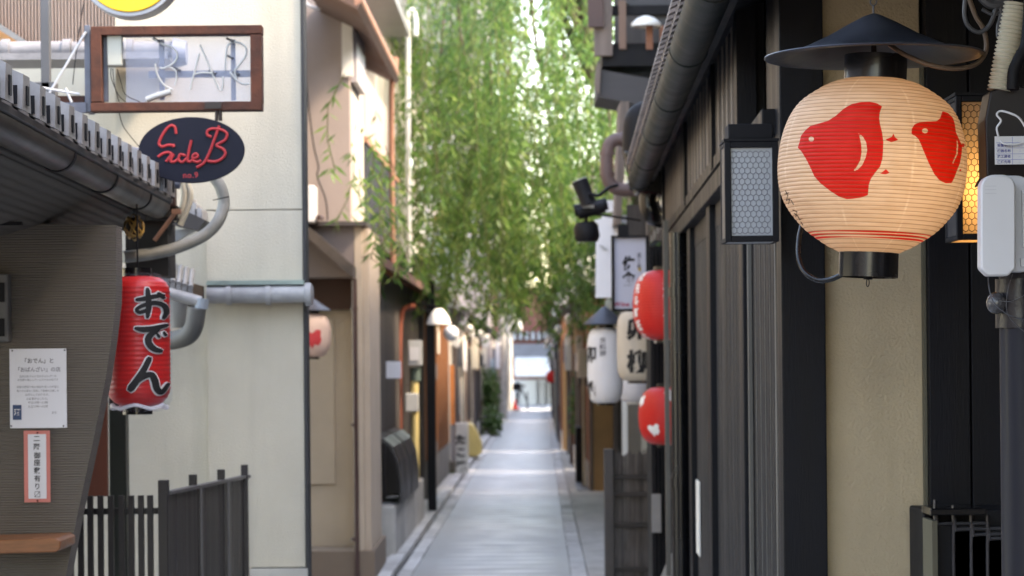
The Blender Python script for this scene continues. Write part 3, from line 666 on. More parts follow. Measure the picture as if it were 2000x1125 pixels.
part('latch', MB().pbox(1994,2004,505,520,5.235,.012), white_pl, wb)
for q in (363,370,377): part('vent_line', MB().pbox(1924,1946,q,q+1,5.1995,.0015), M('vent_grey',(.45,.45,.47),.5), wb)
tg = thing('paper_tag', 'white printed paper tag tied to the pole above the white box', 'tag', P(1972,322,5.22))
part('card', MB().pbox(1943,2030,266,321,5.22,.0012), white_pl, tg)
ln = MB()
for q in (278,288.5,300,311): ln.pbox(1946,2030,q,q+.9,5.2195,.0004)
ln.pbox(1977,1978,267,321,5.2193,.0002)
part('ruled_lines', ln, M('line_blue',(.2,.22,.42),.6), tg)
for i, tx in enumerate(('設置場所','機器名称','施工業者','連絡先等')): part('lettering', flat(row(tx,.02), 1961,284+i*10.8,6.6,5.2192), M('print_blue',(.06,.07,.22),.6), tg)
for i, tx in enumerate(('先斗','二','一','二')): part('lettering', flat(row(tx), 1992,284+i*10.8,5.5,5.2192), M('print_pale',(.3,.32,.5),.6), tg)
solo('tag_cord', MB().tube(spline([P(1950,266,5.21),P(1947,250,5.21),P(1955,236,5.21),P(1947,224,5.21),P(1955,217,5.21),P(1975,222,5.2),P(1992,232,5.2),P(2010,262,5.2)],6), .0022, 8).tube(spline([P(1954,275,5.212),P(1962,281,5.208),P(1985,282,5.208),P(2005,276,5.212)],5), .0022, 8), white_pl, 'white cord holding the paper tag on the pole', 'cord', sm=True)
solo('pole_wire', MB().tube(spline([P(1929,530,5.25),P(1932,560,5.25),P(1940,590,5.24),P(1965,612,5.24),P(1990,622,5.24),P(2010,624,5.24)],6), .0013, 6).tube(spline([P(1978,535,5.24),P(1970,560,5.24),P(1966,585,5.24),P(1967,610,5.24),P(1980,630,5.24),P(2010,655,5.24)],6), .0009, 6).tube(spline([P(1930,540,5.25),P(1933,570,5.23),P(1950,586,5.23),P(1975,588,5.23),P(2005,575,5.23)],6), .0009, 6), M('cable_grey',(.06,.062,.07),.35), 'thin loose wires curling below the white box on the pole', 'wire', sm=True)
# ================================================================= LEFT: NEAR SHOP WITH COMBED PLASTER
SH = thing('plastered_shop', 'near left shop with combed plaster wing wall, curved soffit, dark gutter and grey tiles', 'shop', (-1.6,7.5,0))
k = KL
edge = [(226,440),(227,520),(226,590),(218,660),(206,740),(194,800),(180,870),(165,940),(150,1010),(137,1080),(122,1160),(112,1240)]
pl_ = [(UX(-260,7.5),2.05),(UX(-260,7.5),0)]+[(UX(112,7.5),0)]+[(P(x,y_,7.5).x,P(x,y_,7.5).z) for x, y_ in edge[::-1]]
part('wing_wall', MB().prism(pl_,7.5,7.62), combwall, SH)
SX = -.072
so_ = [(-1.02,2.135),(-1.035,2.115),(-1.10,2.085),(-1.20,2.03),(-1.30,2.0),(-1.45,1.992),(-3.0,1.992),(-3.0,2.02),(-1.45,2.02),(-1.2,2.06),(-1.02,2.15)]
so_ = [(x+SX,z) for x,z in so_]
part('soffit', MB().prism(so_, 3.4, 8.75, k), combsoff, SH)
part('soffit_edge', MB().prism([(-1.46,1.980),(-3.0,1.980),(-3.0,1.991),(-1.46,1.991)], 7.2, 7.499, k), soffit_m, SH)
part('soffit_slot', MB().pbox(-30,42,433,440,7.18,.02), matt_black, SH)
part('back_wall', MB().box(-3,UX(80,7.9),7.63,7.9,0,1.98), M('shop_dark',(.05,.045,.04),.8), SH)
part('counter_shelf', MB().prism([(UX(-90,7.25),UZ(1056,7.25,0)),(UX(104,7.25),UZ(1051,7.25,100)),(UX(113,7.25),UZ(1057,7.25,100)),(UX(113,7.25),UZ(1073,7.25,100)),(UX(104,7.25),UZ(1079,7.25,100)),(UX(-90,7.25),UZ(1083,7.25,0))],7.25,7.5), counterwood, SH, bev=.004)
g = MB(); gx = -.985+SX; gz = 2.165; rr0 = .047
poly = [(gx+rr0*math.cos(t), gz-rr0*math.sin(t)) for t in [math.pi*i/12 for i in range(13)]]+[(gx+(rr0-.005)*math.cos(t), gz-(rr0-.005)*math.sin(t)) for t in [math.pi*i/12 for i in range(12,-1,-1)]]
nn = len(poly); vs = [(x+k*yv, yv, z) for yv in (3.4,8.7) for x, z in poly]
g.add(vs, [(i,(i+1)%nn,(i+1)%nn+nn,i+nn) for i in range(nn)]); g.box(gx-.045,gx+.045,8.69,8.7,gz-.04,gz,k)
part('gutter', g, browngut, SH, sm=True)
part('fascia', MB().prism([(x+SX,z) for x,z in ((-1.03,2.13),(-.935,2.172),(-.93,2.185),(-1.03,2.185))],3.4,8.72,k), M('fascia_grey',(.09,.085,.085),.5), SH)
for yb in (6.55,7.35,8.15):
    part('gutter_bracket', MB().add([(gx+rr*math.cos(t)+k*q, q, gz-rr*math.sin(t)) for q in (yb,yb+.025) for rr in (.0505,.044) for t in [math.pi*i/12 for i in range(13)]],
        [f for i in range(12) for f in ((i,i+1,i+27,i+26),(i+13,i+14,i+1,i),(i+26,i+27,i+40,i+39))]), matt_black, SH, sm=True)
# tile ends: trapezoid cover with a dark slot, and the pan beside it
tb = MB()
def trap(w0, w1, h, x0, x1, up): return [(x0,-w0,0),(x0,w0,0),(x0,w1,h),(x0,-w1,h),(x1,-w0,up),(x1,w0,up),(x1,w1,h+up),(x1,-w1,h+up)]
FQ = [(0,1,2,3)[::-1],(4,5,6,7),(0,1,5,4),(1,2,6,5),(2,3,7,6),(3,0,4,7)]
tb.add(trap(.052,.036,.082,.045,-.55,.26), FQ)
tile_me = tb.mesh('roof_tile'); tile_me.materials.append(M('tile_end',(.20,.20,.205),.5,var=.25,vs=14,dirt=.35,rnd=.12,bump=.3,bs=60))
pan_me = MB().add(trap(.075,.075,.022,.03,-.55,.26), FQ).mesh('pan_tile'); pan_me.materials.append(rooftile)
slot_me = MB().box(.0455,.049,-.012,.012,.014,.058).mesh('tile_slot'); slot_me.materials.append(matt_black)
sl2 = MB().box(-.02,.035,-.0585,-.0535,.012,.055).mesh('tile_slot'); sl2.materials.append(matt_black)
yy = 4.4
while yy < 8.7:
    piece('pan_tile', pan_me, SH, (-.975+SX+k*(yy+.11), yy+.11, 2.187))
    o = piece('roof_tile', tile_me, SH, (-.965+SX+k*yy, yy, 2.188), (0,0,R.uniform(-.02,.02)))
    q = link(bpy.data.objects.new('tile_slot', slot_me), o)
    q2 = link(bpy.data.objects.new('tile_slot', sl2), o)
    yy += .222
part('skylight_block', MB().box(-7,-3.4,-14,3.3,-.02,3.6), M('side_grey',(.2,.18,.16),.85), SH)  # unseen mass, added to keep skylight off the wing wall
part('roof', MB().prism([(-1.07,2.187),(-3.2,3.15),(-3.2,3.2),(-1.07,2.2)],3.4,8.72,k), rooftile, SH)
# notices on the wing wall
ps = thing('menu_poster', 'white notice with handwriting and small blue stamp pinned to the combed plaster', 'poster', P(74,835,7.49))
part('sheet', MB().pbox(19,130,681,836,7.494,.003), M('paper_white',(.66,.67,.72),.7,var=.03), ps)
tl = [('「おでん」と',705,10.6,.02),('「おばんざい」の店',722,9.9,.015),('当店はおでんと京のおばんざいを',735,4.9,0),('お気軽に楽しんでいただけるお店です',742,4.7,0),
      ('季節の野菜や旬の食材を使った料理と',756,4.9,0),('種々のお酒をご用意して皆様のお越しを',763.5,4.6,0),('お待ちしております。',771,5,0),('お品書きはこちら。',779,5,0),('平日17時〜23時',786.5,5.6,0),('土日17時〜22時',794,5.6,0),('店主',806,5,0)]
for tx, y_, s, b_ in tl: part('lettering', flat(row(tx,b_), 74 if tx != '店主' else 106, y_, s, 7.4932), grey_ink if s > 10 else M('ink_mid',(.22,.22,.26),.7), ps)
part('stamp', MB().pbox(25,42,791,820,7.4925,.001), M('stamp_blue',(.035,.07,.16),.6), ps)
part('lettering', flat(column('酒',1,.03), 33.5,805,13,7.4915), white_ink, ps)
for x, y_ in ((24,685),(126,684),(124,832),(22,832)): part('pin', MB().ball(P(x,y_,7.492), .0026, 8), greysteel, ps, sm=True)
rs_ = thing('paper_slip', 'tall red bordered paper slip with brush writing pinned below the white notice', 'sign', P(73,980,7.49))
part('border', MB().pbox(47,98,841,981,7.494,.002), M('slip_pink',(.60,.20,.17),.7,var=.1), rs_)
part('slip', MB().pbox(55,90.5,848,974,7.4925,.001), M('paper_slip_white',(.62,.63,.67),.7,var=.04), rs_)
part('lettering', flat(column('二階御座敷有り〼',1.16,.01,.02,3), 72.5,911,13.4,7.4915), black_ink, rs_)
for y_ in (845,978): part('pin', MB().ball(P(73,y_,7.491), .003, 8), M('pin_red',(.15,.02,.02),.4), rs_, sm=True)
mb_ = thing('wall_panel', 'small grey switch panel with dark openings at the left edge of the picture', 'panel', P(0,665,7.4))
part('plate', MB().pbox(-40,16,535,667,7.44,.05), M('panel_grey',(.12,.12,.12),.6), mb_, bev=.004)
part('opening', MB().pbox(-30,9,552,590,7.436,.003), matt_black, mb_); part('opening', MB().pbox(-30,9,622,657,7.436,.003), matt_black, mb_)

# ================================================================= ODEN LANTERN
OY = 7.95
oc = P(270,665,OY); s = OY/F
def oden_r(z):
    t = (oc.z-z)/s           # px below middle
    if t < -95: u = min(1,(-95-t)/30); return (62*math.sqrt(max(0,1-u*u))*.55+62*.45)*s
    if t > 90: u = min(1,(t-90)/38); return (62*math.sqrt(max(0,1-u*u))*.60+62*.40)*s
    return (62+.0*t)*s
OD = thing('oden_lantern', 'tall red vinyl lantern in clear bag with outlined lettering beside the combed wall', 'lantern', (oc.x,oc.y,oc.z-.2))
pr = []; N_ = 27
for i in range(N_*4+1):
    t = -125+253*i/(N_*4); z = oc.z-t*s; pr.append((oden_r(z)+.0011*math.sin(i/4*2*math.pi), z-oc.z))
part('shade', MB().lathe(pr[::-1], oc, 48), red_pl, OD, sm=True)
def strokes_to(strokes, fat, eps0, nm, mat):
    for i, st_ in enumerate(strokes):
        V, Fs = ribbon([[(183+x/3.515, 500+y_/3.515, w_/3.515) for x, y_, w_ in st_]], fat)
        V, Fs = cut_grid((V,Fs), 4)
        out = []
        for x, y_ in V:
            z = oc.z-(y_-665)*s; r = oden_r(z)+eps0+i*.00035
            th_ = math.asin(max(-.97,min(.97,(x-270)/62)))+max(0,(x-270)/62-.97)*2.2
            out.append((oc.x+r*math.sin(th_), oc.y-r*math.cos(th_), z))
        part(nm, MB().add(out, Fs), mat, OD)
oden = [[(330,306,10),(380,300,14),(440,284,13),(492,276,9)],[(398,232,11),(402,290,15),(404,360,16),(396,425,10)],[(400,375,12),(350,392,11),(330,372,10),(372,345,12),(440,328,14),(490,345,15),(503,390,13),(488,430,9)],[(462,262,10),(488,292,12)],
        [(322,500,10),(370,508,17),(430,502,16),(505,478,10)],[(458,508,12),(405,555,18),(402,600,19),(432,640,18),(472,655,12)],[(452,540,7),(462,560,8)],[(487,528,7),(497,548,8)],
        [(404,705,15),(376,770,17),(335,840,20),(285,912,22)],[(318,868,14),(365,830,17),(412,815,18),(432,850,19),(446,912,18),(475,935,15),(505,880,9)]]
strokes_to(oden, 2.9, .0016, 'letter_outline', white_ink)
strokes_to(oden, .6, .0055, 'letter', black_ink)
for z_, h_, px in ((P(262,535,OY).z,.036,262),(P(262,802,OY).z,.024,262)):
    part('collar', MB().lathe([(.043,-h_/2),(.047,-h_/2),(.047,h_/2),(.043,h_/2)], (oc.x-.004,OY,z_), 28).lathe([(.001,0),(.045,0)],(oc.x-.004,OY,z_),28), gloss_black, OD, sm=True)
pr2 = [(.047,-134*s),(.062,-139*s),(.085,-130*s),(.103,-112*s),(.1065,-80*s),(.106,0),(.105,70*s),(.100,108*s),(.075,126*s),(.052,132*s)]
bag = MB(); seg = 40; vs = []
pp = spline([(a_,b_,0) for a_, b_ in pr2],5)
for i, p in enumerate(pp):
    for j in range(seg):
        t = 2*math.pi*j/seg; wv_ = 1+.012*math.sin(7*t+i*.5)+.010*math.sin(13*t-i*.8)+(.05*math.sin(9*t) if p.y < -115*s else 0)
        vs.append((oc.x+p.x*wv_*math.cos(t), oc.y+p.x*wv_*math.sin(t), oc.z+p.y))
bag.add(vs, [(i*seg+j,i*seg+(j+1)%seg,(i+1)*seg+(j+1)%seg,(i+1)*seg+j) for i in range(len(pp)-1) for j in range(seg)])
part('clear_bag', bag, film, OD, sm=True)
part('bag_hem', MB().tube([(oc.x+(.085+.006*math.sin(9*t))*math.cos(t), oc.y+.085*math.sin(t), oc.z-129*s-.006*math.sin(5*t)) for t in np.linspace(0,6.28,60)], .006, 6, False), clear_m('film_hem',(.9,.9,.95,1),.45), OD, sm=True)
part('hanging_rod', MB().tube([(oc.x,OY,oc.z+.22),(oc.x,OY,2.12)], .003, 6), matt_black, OD)

# ================================================================= PIPES AND BITS AT THE SHOP CORNER
qy = 8.8
pc = thing('corner_drain', 'slate blue elbow pipe and brown box pipe at the far end of the tiled eave', 'pipe', P(315,400,qy))
part('elbow', MB().tube(spline([P(190,283,qy+.1),P(250,300,qy),P(290,306,qy),P(315,318,qy),P(322,345,qy),P(322,372,qy)],6), .027, 14), steelblue, pc, sm=True)
part('cross_pipe', MB().tube([P(303,354,qy-.04),P(352,360,qy-.04)], .017, 12), steelblue, pc, sm=True)
part('box_pipe', MB().pbox(318,342,355,402,qy-.03,.05), brownpipe, pc, bev=.004); part('box_pipe', MB().pbox(288,316,352,402,qy-.03,.05), brownpipe, pc, bev=.004)
solo('dark_bracket_board', MB().pbox(232,345,402,430,qy,.18).pbox(245,328,431,540,qy+.05,.2), M('dark_underside',(.022,.018,.017),.7), 'dark boxed timber hung under the far end of the tiled eave', 'board')
solo('copper_bracket', MB().tube([P(345,412,qy-.02),P(302,470,qy-.02)], .008, 8).pbox(335,352,408,418,qy-.03,.03), copper, 'thin copper coloured bracket beside the woven ball', 'bracket', sm=True)
solo('grey_hose', MB().tube(spline([P(418,345,qy+.15),P(432,368,qy+.15),P(437,400,qy+.15),P(424,435,qy+.12),P(395,462,qy+.1),P(345,484,qy+.05),P(295,496,qy),P(240,502,qy-.05)],8), .0215, 14), hose_m, 'thick grey insulated hose curving from the cream wall under the shop eave', 'hose', sm=True)
for p_ in ((434,392),(350,481)):
    a = P(p_[0],p_[1],qy+.1); solo('hose_tie', MB().tube([a+Vector((-.03,-.03,.0)),a+Vector((.0,-.034,.006)),a+Vector((.028,-.03,.012))], .002, 6), matt_black, 'black tie round the %s of the thick grey hose' % ('upper bend' if p_[0] > 400 else 'lower run'), 'cable tie')
for r_, pts_, lb in ((.0125,[(325,318),(342,330),(356,352),(360,385),(352,415),(338,430)],'cream hose bending down just behind the slate blue elbow pipe'),
                 (.011,[(355,345),(366,358),(372,385),(364,412),(352,440)],'second pale hose, right of the cream one behind the tile ends')):
    solo('thin_hose', MB().tube(spline([P(x,y_,qy+.06) for x,y_ in pts_],6), r_, 10), creamhose, lb, 'hose', sm=True)
wv_ = thing('woven_ball', 'small gold woven wicker ball hanging under the dark eave above the red lantern', 'ornament', P(262,445,8.3))
wc = P(262,444,8.3); wm = MB()
for q in range(7):
    ax_ = Vector((R.uniform(-1,1),R.uniform(-1,1),R.uniform(-1,1))).normalized(); u_ = ax_.orthogonal().normalized(); v_ = ax_.cross(u_)
    part('cane', MB().tube([wc+(Vector(((u_*math.cos(t)+v_*math.sin(t)).x*.9,(u_*math.cos(t)+v_*math.sin(t)).y*.9,(u_*math.cos(t)+v_*math.sin(t)).z*1.2)))*.036 for t in np.linspace(0,6.28,26)], .0028, 6, False), gold, wv_, sm=True)
part('core', MB().ball(wc,.026,12,1.25), M('ball_core',(.03,.02,.012),.8), wv_, sm=True)
part('string', MB().tube([wc+Vector((0,0,.04)), wc+Vector((0,0,.16))], .0015, 6), matt_black, wv_)
# neighbouring little roofs beside the hose
nr = thing('side_roof', 'small dark gable end with grey ridge tiles beside the thick hose', 'roof', P(385,440,9.6))
part('verge_board', MB().prism([(UX(365,9.6),UZ(406,9.6)),(UX(408,9.6),UZ(427,9.6)),(UX(395,9.6),UZ(447,9.6)),(UX(345,9.6),UZ(435,9.6))],9.5,9.7), M('verge_grey',(.045,.042,.042),.6), nr)
for i, (x, y_) in enumerate(((371,390),(381,402),(392,413))):
    part('ridge_tile', MB().prism([(UX(x-7,9.6),UZ(y_+9,9.6)),(UX(x+7,9.6),UZ(y_+15,9.6)),(UX(x+6,9.6),UZ(y_-8,9.6)),(UX(x+1,9.6),UZ(y_-12,9.6)),(UX(x-7,9.6),UZ(y_-9,9.6))],9.56,9.75), captile, nr)
part('pale_flashing', MB().prism([(UX(338,9.62),UZ(470,9.62)),(UX(392,9.62),UZ(440,9.62)),(UX(345,9.62),UZ(443,9.62))],9.6,9.64), captile, nr)
lr = thing('low_eave', 'low tiled eave with its own grey gutter behind the red lantern', 'roof', P(340,600,9.5))
for i in range(7):
    a = P(303+i*11.5, 540+i*3.6, 9.6)
    part('roof_tile', MB().tube([a, a+Vector((-.01,.14,.07))], .0105, 10), captile, lr, sm=True)
    part('tile_face', MB().box(a.x-.009,a.x+.009,9.585,9.60,a.z-.034,a.z-.004), M('tile_end',(.20,.20,.205)), lr)
part('eave_board', MB().prism([(UX(285,9.62),UZ(520,9.62)),(UX(378,9.62),UZ(548,9.62)),(UX(378,9.62),UZ(580,9.62)),(UX(285,9.62),UZ(556,9.62))],9.62,9.95), M('eave_brown',(.09,.06,.04),.8), lr)
part('gutter', MB().tube([P(300,566,9.5),P(345,577,9.5),P(392,590,9.5)], .022, 12), captile, lr, sm=True)
part('hopper', MB().tube([P(395,583,9.5),P(393,603,9.5)], .026, 12), M('hopper_blue',(.23,.27,.31),.45), lr, sm=True)
part('downpipe', MB().tube(spline([P(385,600,9.5),P(378,640,9.52),P(362,658,9.55),P(335,665,9.6)],6), .036, 14), M('pipe_shade_grey',(.11,.11,.105),.6), lr, sm=True)
part('cone', MB().lathe([(.03,0),(.055,.10),(.055,.12)], P(350,640,9.65), 16), M('tank_grey',(.19,.19,.18),.6), lr, sm=True)
solo('dark_post', MB().pbox(213,246,560,1240,9.0,.08), M('green_black',(.018,.022,.019),.45,var=.2), 'dark square post standing behind the red lantern and the bar fence', 'post', bev=.004)
solo('red_brown_board', MB().pbox(120,209,700,970,9.3,.03), redbrown, 'red brown boarded panel between the combed wing wall and the dark post', 'board')
# fence
fe = thing('bar_fence', 'black metal bar fence below the red lantern', 'fence', (UX(220,8.6),8.6,0))
bme = MB().box(-.0095,.0095,-.01,.01,0,UZ(968,8.6,220)).mesh('bar'); bme.materials.append(fenceblack)
for px in (138,158,177,197,217,238,257,276,294): piece('bar', bme, fe, (UX(px,8.6,1050),8.6,0))
part('rail', MB().pbox(120,309,993,1005,8.6105,.02), fenceblack, fe); part('rail', MB().box(UX(120,8.6),UX(309,8.6),8.6105,8.63,.12,.15), fenceblack, fe)
part('end_post', MB().box(UX(309,8.55,1050),UX(328,8.55,1050),8.55,8.6,0,UZ(938,8.55,318)), fenceblack, fe, bev=.003)
bf = thing('board_fence', 'brown board fence with four square post tops in front of the cream wall', 'fence', (UX(400,9.2),9.2,0))
A_ = Vector((UX(328,8.6,1050),8.6,0)); B_ = Vector((UX(484,9.85,1050),9.85,0)); dd = (B_-A_); hz_ = UZ(966,8.6,330)
nrm = Vector((dd.y,-dd.x,0)).normalized()*.012
cuts = [0,.085,.17,.26,.345,.43,.515,.60,.69,.78,.865,1.0]
for i in range(len(cuts)-1):
    a = A_+dd*(cuts[i]+.002); b = A_+dd*(cuts[i+1]-.002); o_ = nrm*R.uniform(.1,.35)
    vs = [p+o_*sgn+Vector((0,0,z)) for z in (0.02,hz_) for p, sgn in ((a,1),(b,1),(b,-1),(a,-1))]
    part('board', MB().add(vs, [(0,1,5,4),(1,2,6,5),(2,3,7,6),(3,0,4,7),(4,5,6,7),(3,2,1,0)]), fencebrown, bf)
for c_ in (.345,.69):
    a = A_+dd*c_-nrm*1.2*-1; vs = [a+dd.normalized()*u_*.008+nrm*v_*.25+Vector((0,0,z)) for z in (0,hz_+.001) for u_, v_ in ((-1,1),(1,1),(1,-1),(-1,-1))]
    part('joint_strip', MB().add(vs, [(0,1,5,4),(1,2,6,5),(2,3,7,6),(3,0,4,7),(4,5,6,7),(3,2,1,0)]), M('strip_grey',(.13,.125,.125),.4), bf)
a = A_+Vector((0,0,hz_)); b = B_+Vector((0,0,hz_))
part('cap_rail', MB().add([p+nrm*u_+Vector((0,0,z)) for z in (.0,.012) for p, u_ in ((a,1.2),(b,1.2),(b,-1.2),(a,-1.2))], [(0,1,5,4),(1,2,6,5),(2,3,7,6),(3,0,4,7),(4,5,6,7),(3,2,1,0)]), M('cap_grey',(.10,.095,.095),.4), bf)
for px, py, pw in ((376,927,15),(431,917,14),(477,908,13)):
    t = (px-328)/156; Yp = 8.6+1.25*t*.93+.06; part('post', MB().box(UX(px-pw/2,Yp,950),UX(px+pw/2,Yp,950),Yp,Yp+.03,0,UZ(py,Yp,px)), fenceblack, bf, bev=.002)

# ================================================================= BAR FRAME AND OVAL SIGN
BY = 8.3; D = .07
bs_ = thing('bar_sign', 'rusty rectangular sign frame holding unlit neon letters BAR on clear acrylic', 'sign', P(340,218,BY))
def fr(px0, py0, px1, py1, nm='frame_bar', mat=rust, y=BY, d=D): return part(nm, MB().pbox(px0,px1,py0,py1,y,d), mat, bs_, bev=.002)
fr(177,50,511,67); fr(177,199,511,216); fr(177,67.2,198,198.8); fr(489,67.2,511,198.8)
fr(165,49,176.7,219,'side_plate',steelblue,BY+.03,.09)
part('inner_lip', MB().pbox(198.5,210,68,198,BY+.045,.02).pbox(198.5,488.5,67.5,71,BY+.045,.02), steelblue, bs_)
part('acrylic_sheet', MB().pbox(246,489,66,201,BY+.05,.004), acryl, bs_)
def c1(pts, Y=BY+.03): return [P(x/2.813, y_/2.813, Y) for x, y_ in pts]
for nm, pts_, r_ in (('letter_tube',[(838,212),(900,245),(950,262),(975,300),(955,345),(900,375),(880,372)],.0034),('letter_tube',[(852,350),(865,410),(900,465),(950,495)],.0034),('letter_tube',[(930,368),(965,390),(970,430),(962,470)],.003),
    ('letter_tube',[(1100,248),(1140,340),(1175,425),(1207,497)],.0034),('letter_tube',[(1095,295),(1070,390),(1045,492)],.0034),('letter_tube',[(1062,410),(1110,400),(1172,403)],.0036),
    ('letter_tube',[(1238,385),(1242,300),(1255,245),(1300,232),(1345,255),(1352,300),(1320,350),(1290,390),(1300,430)],.0034),('letter_tube',[(1262,395),(1300,440),(1335,462),(1370,460)],.0034),('letter_tube',[(1225,420),(1225,470),(1215,500)],.003)):
    part(nm, MB().tube(spline(c1(pts_),7), r_, 8), neonglass, bs_, sm=True)
part('loose_tube', MB().tube(c1([(805,548),(850,530),(940,503)]), .0105, 10), neonglass, bs_, sm=True)
part('cross_bar', MB().pbox(290,489,138,151,BY+.056,.01), steelblue, bs_); part('upright', MB().pbox(311,321,77,195,BY+.067,.01), steelblue, bs_); part('upright', MB().pbox(451,460,77,196,BY+.067,.01), steelblue, bs_)
for x, y_ in ((300,75),(443,75),(455,140),(443,108),(409,138),(340,132)): part('tube_clip', MB().tube([P(x,y_,BY+.05),P(x+12,y_+6,BY+.02)], .004, 6), greysteel, bs_)
part('transformer', MB().pbox(209,238,66,128,BY+.02,.03), M('transformer_cream',(.42,.43,.38),.5,var=.05), bs_, bev=.004)
for pts_ in ([(620,375),(625,440),(640,510),(655,560)],[(645,380),(665,450),(690,520),(770,560)],[(610,375),(612,430),(650,520),(690,560)]): part('wire', MB().tube(spline(c1(pts_,BY+.03),5), .0016, 6), matt_black, bs_)
part('bracket_box', MB().pbox(98,164,187,213,BY+.05,.06), rust, bs_); part('bracket_box', MB().pbox(118,168,200,220,BY+.02,.03), steelblue, bs_)
for p_, q_ in (((44,165),(155,184)),((88,196),(168,62)),((128,172),(140,200))): part('brace_rod', MB().tube([P(p_[0],p_[1],BY+.02),P(q_[0],q_[1],BY+.02)], .0042, 8), M('rod_white',(.42,.44,.47),.5), bs_)
ov = thing('oval_sign', 'dark navy oval board with red handwritten Side B hanging below the rusty frame', 'sign', P(374,358,BY))
oc2 = P(374,293,BY); n_ = 56; vs = []
for yv in (BY,BY+.018):
    for i in range(n_):
        t = 2*math.pi*i/n_; vs.append((oc2.x+103.5*BY/F*math.cos(t), yv, oc2.z+64.5*BY/F*math.sin(t)+.012*math.cos(t)*0))
part('board', MB().add(vs, [tuple(range(n_)),tuple(range(2*n_-1,n_-1,-1))]+[(i+n_,(i+1)%n_+n_,(i+1)%n_,i) for i in range(n_)]), navy, ov, bev=.002)
sb = [[(967,735),(962,700),(940,690),(912,712),(885,755),(874,790),(892,806),(925,797),(960,800)],[(868,862),(900,842),(932,838),(940,850),(925,872),(912,888)],[(955,845),(938,884),(958,888),(985,868)],[(1020,855),(990,850),(982,878),(1003,890),(1030,865)],[(1052,770),(1040,820),(1030,880),(1048,886),(1060,875)],[(1060,872),(1085,862),(1078,845),(1060,856),(1062,882),(1085,890),(1105,882)],
      [(1205,690),(1180,760),(1150,840),(1120,895),(1080,920)],[(1162,752),(1140,742),(1140,720),(1165,708),(1215,712),(1247,735),(1235,770),(1190,798),(1225,818),(1238,845),(1215,875),(1180,888),(1140,884)],[(952,800),(955,808)]]
for i, st_ in enumerate(sb): part('letter_stroke', MB().tube([p for p in spline(c1(st_,BY-.001-.0006*i),8)], .0049, 6), red_ink, ov, sm=True)
part('lettering', flat(row('no.9',.01), 1048/2.813, 962/2.813, 16, BY-.001), red_ink, ov)
part('hanger', MB().tube([P(424,206,BY+.01),P(423,236,BY+.01)], .006, 8).tube([P(430,206,BY+.01),P(431,236,BY+.01)], .006, 8).pbox(400,432,199,212,BY-.004,.01), M('hanger_dark',(.03,.02,.016),.6), ov)
# round yellow lamp sign at the top and the grey pole
ys = thing('round_sign', 'round yellow sign with silver rim cut by the top edge of the picture', 'sign', P(252,33,8.4))
yc = P(252,-69,8.4); s8 = 8.4/F
def disc(r, y0, y1, n_=64): return MB().add([(yc.x+r*math.cos(2*math.pi*i/n_), yv, yc.z+r*math.sin(2*math.pi*i/n_)) for yv in (y0,y1) for i in range(n_)], [tuple(range(n_)),tuple(range(2*n_-1,n_-1,-1))]+[(i+n_,(i+1)%n_+n_,(i+1)%n_,i) for i in range(n_)])
part('rim', disc(102*s8,8.4,8.5), zinc, ys, bev=.004); part('face', disc(93*s8,8.392,8.4), M('sign_yellow',(.72,.45,.02),.4,var=.05), ys, bev=.003)
part('hanger', MB().tube([yc+Vector((0,.05,.17)), yc+Vector((0,.05,.45))], .012, 8), greysteel, ys)
solo('sign_post', MB().pbox(79,96,-60,172,8.75,.035).pbox(55,108,160,200,8.75,.06), greysteel, 'square grey metal post rising left of the rusty sign frame', 'post', bev=.002)
for pts_, lb in (([(165,-5),(155,60),(148,110),(142,165)],'thin wire hanging left of the rusty frame'),([(232,216),(240,245),(258,270),(275,290)],'thin wire drooping from the rusty frame to the oval sign')):
    solo('thin_wire', MB().tube(spline([P(x,y_,8.45) for x,y_ in pts_],6), .0016, 6), matt_black, lb, 'wire')

# ================================================================= CREAM STUCCO WALL HOUSE (left)
CH = thing('stucco_house', 'cream stucco house wall filling the left side behind the signs', 'house', (UX(420,10),10,0))
xr = UX(591,10,500)
part('wall', MB().box(UX(404,10,500),xr,10.0,10.14,UZ(1108,10,500),UZ(411,10,500)), stucco, CH)
part('wall', MB().box(UX(-60,10),UX(402.5,10,500),10.06,10.35,0,UZ(411,10,500)), stucco, CH)
part('wall', MB().box(UX(226,10,200),xr,10.0,10.14,UZ(408.8,10,500),4.2), stucco, CH)
part('wall', MB().box(-2.6,UX(402,10),10.3,10.36,UZ(412,10),UZ(100,10)), stucco, CH)
part('plinth', MB().box(UX(484,10),xr+.01,9.97,10.14,0,UZ(1110,10,540)), M('plinth_cream',(.44,.42,.38),.9,var=.1,bump=.4,bs=40), CH)
part('corner_shade', MB().box(xr+.002,xr+.014,9.99,10.13,0,4.2), M('corner_shade_dark',(.03,.03,.032),.6), CH)  # dark strip stands in for the shadow gap along the wall's side
part('side_wall', MB().box(-5.5,-1.62,11.8,17.8,0,4.4), stucco, CH)
part('roof', MB().box(-5.7,-1.5,11.7,18.0,4.4,4.55), rooftile, CH)
part('copper_flashing', MB().box(UX(404,9.93),xr+.012,9.90,9.999,UZ(556,9.9,500),UZ(551,9.9,500)).box(UX(404,9.93),xr+.008,9.93,9.999,UZ(551,9.9,500),UZ(547,9.9,500)), coppergreen, CH)
for i, (a_, b_) in enumerate(((405,446),(449,523),(526,596))):
    za = P(500,574,9.92).z+(500-(a_+b_)/2)*-.0004*0
    part('cap_tile', MB().tube([P(a_,575.5-(a_-404)*.012*1,9.93),P(b_,575.5-(b_-404)*.012,9.93)], .036, 18), captile, CH, sm=True)
for x in (447.5,524.5): a = P(x,575,9.93); part('tile_joint', MB().tube([a-Vector((.010,0,0)),a+Vector((.010,0,0))], .042, 18), captile, CH, sm=True)
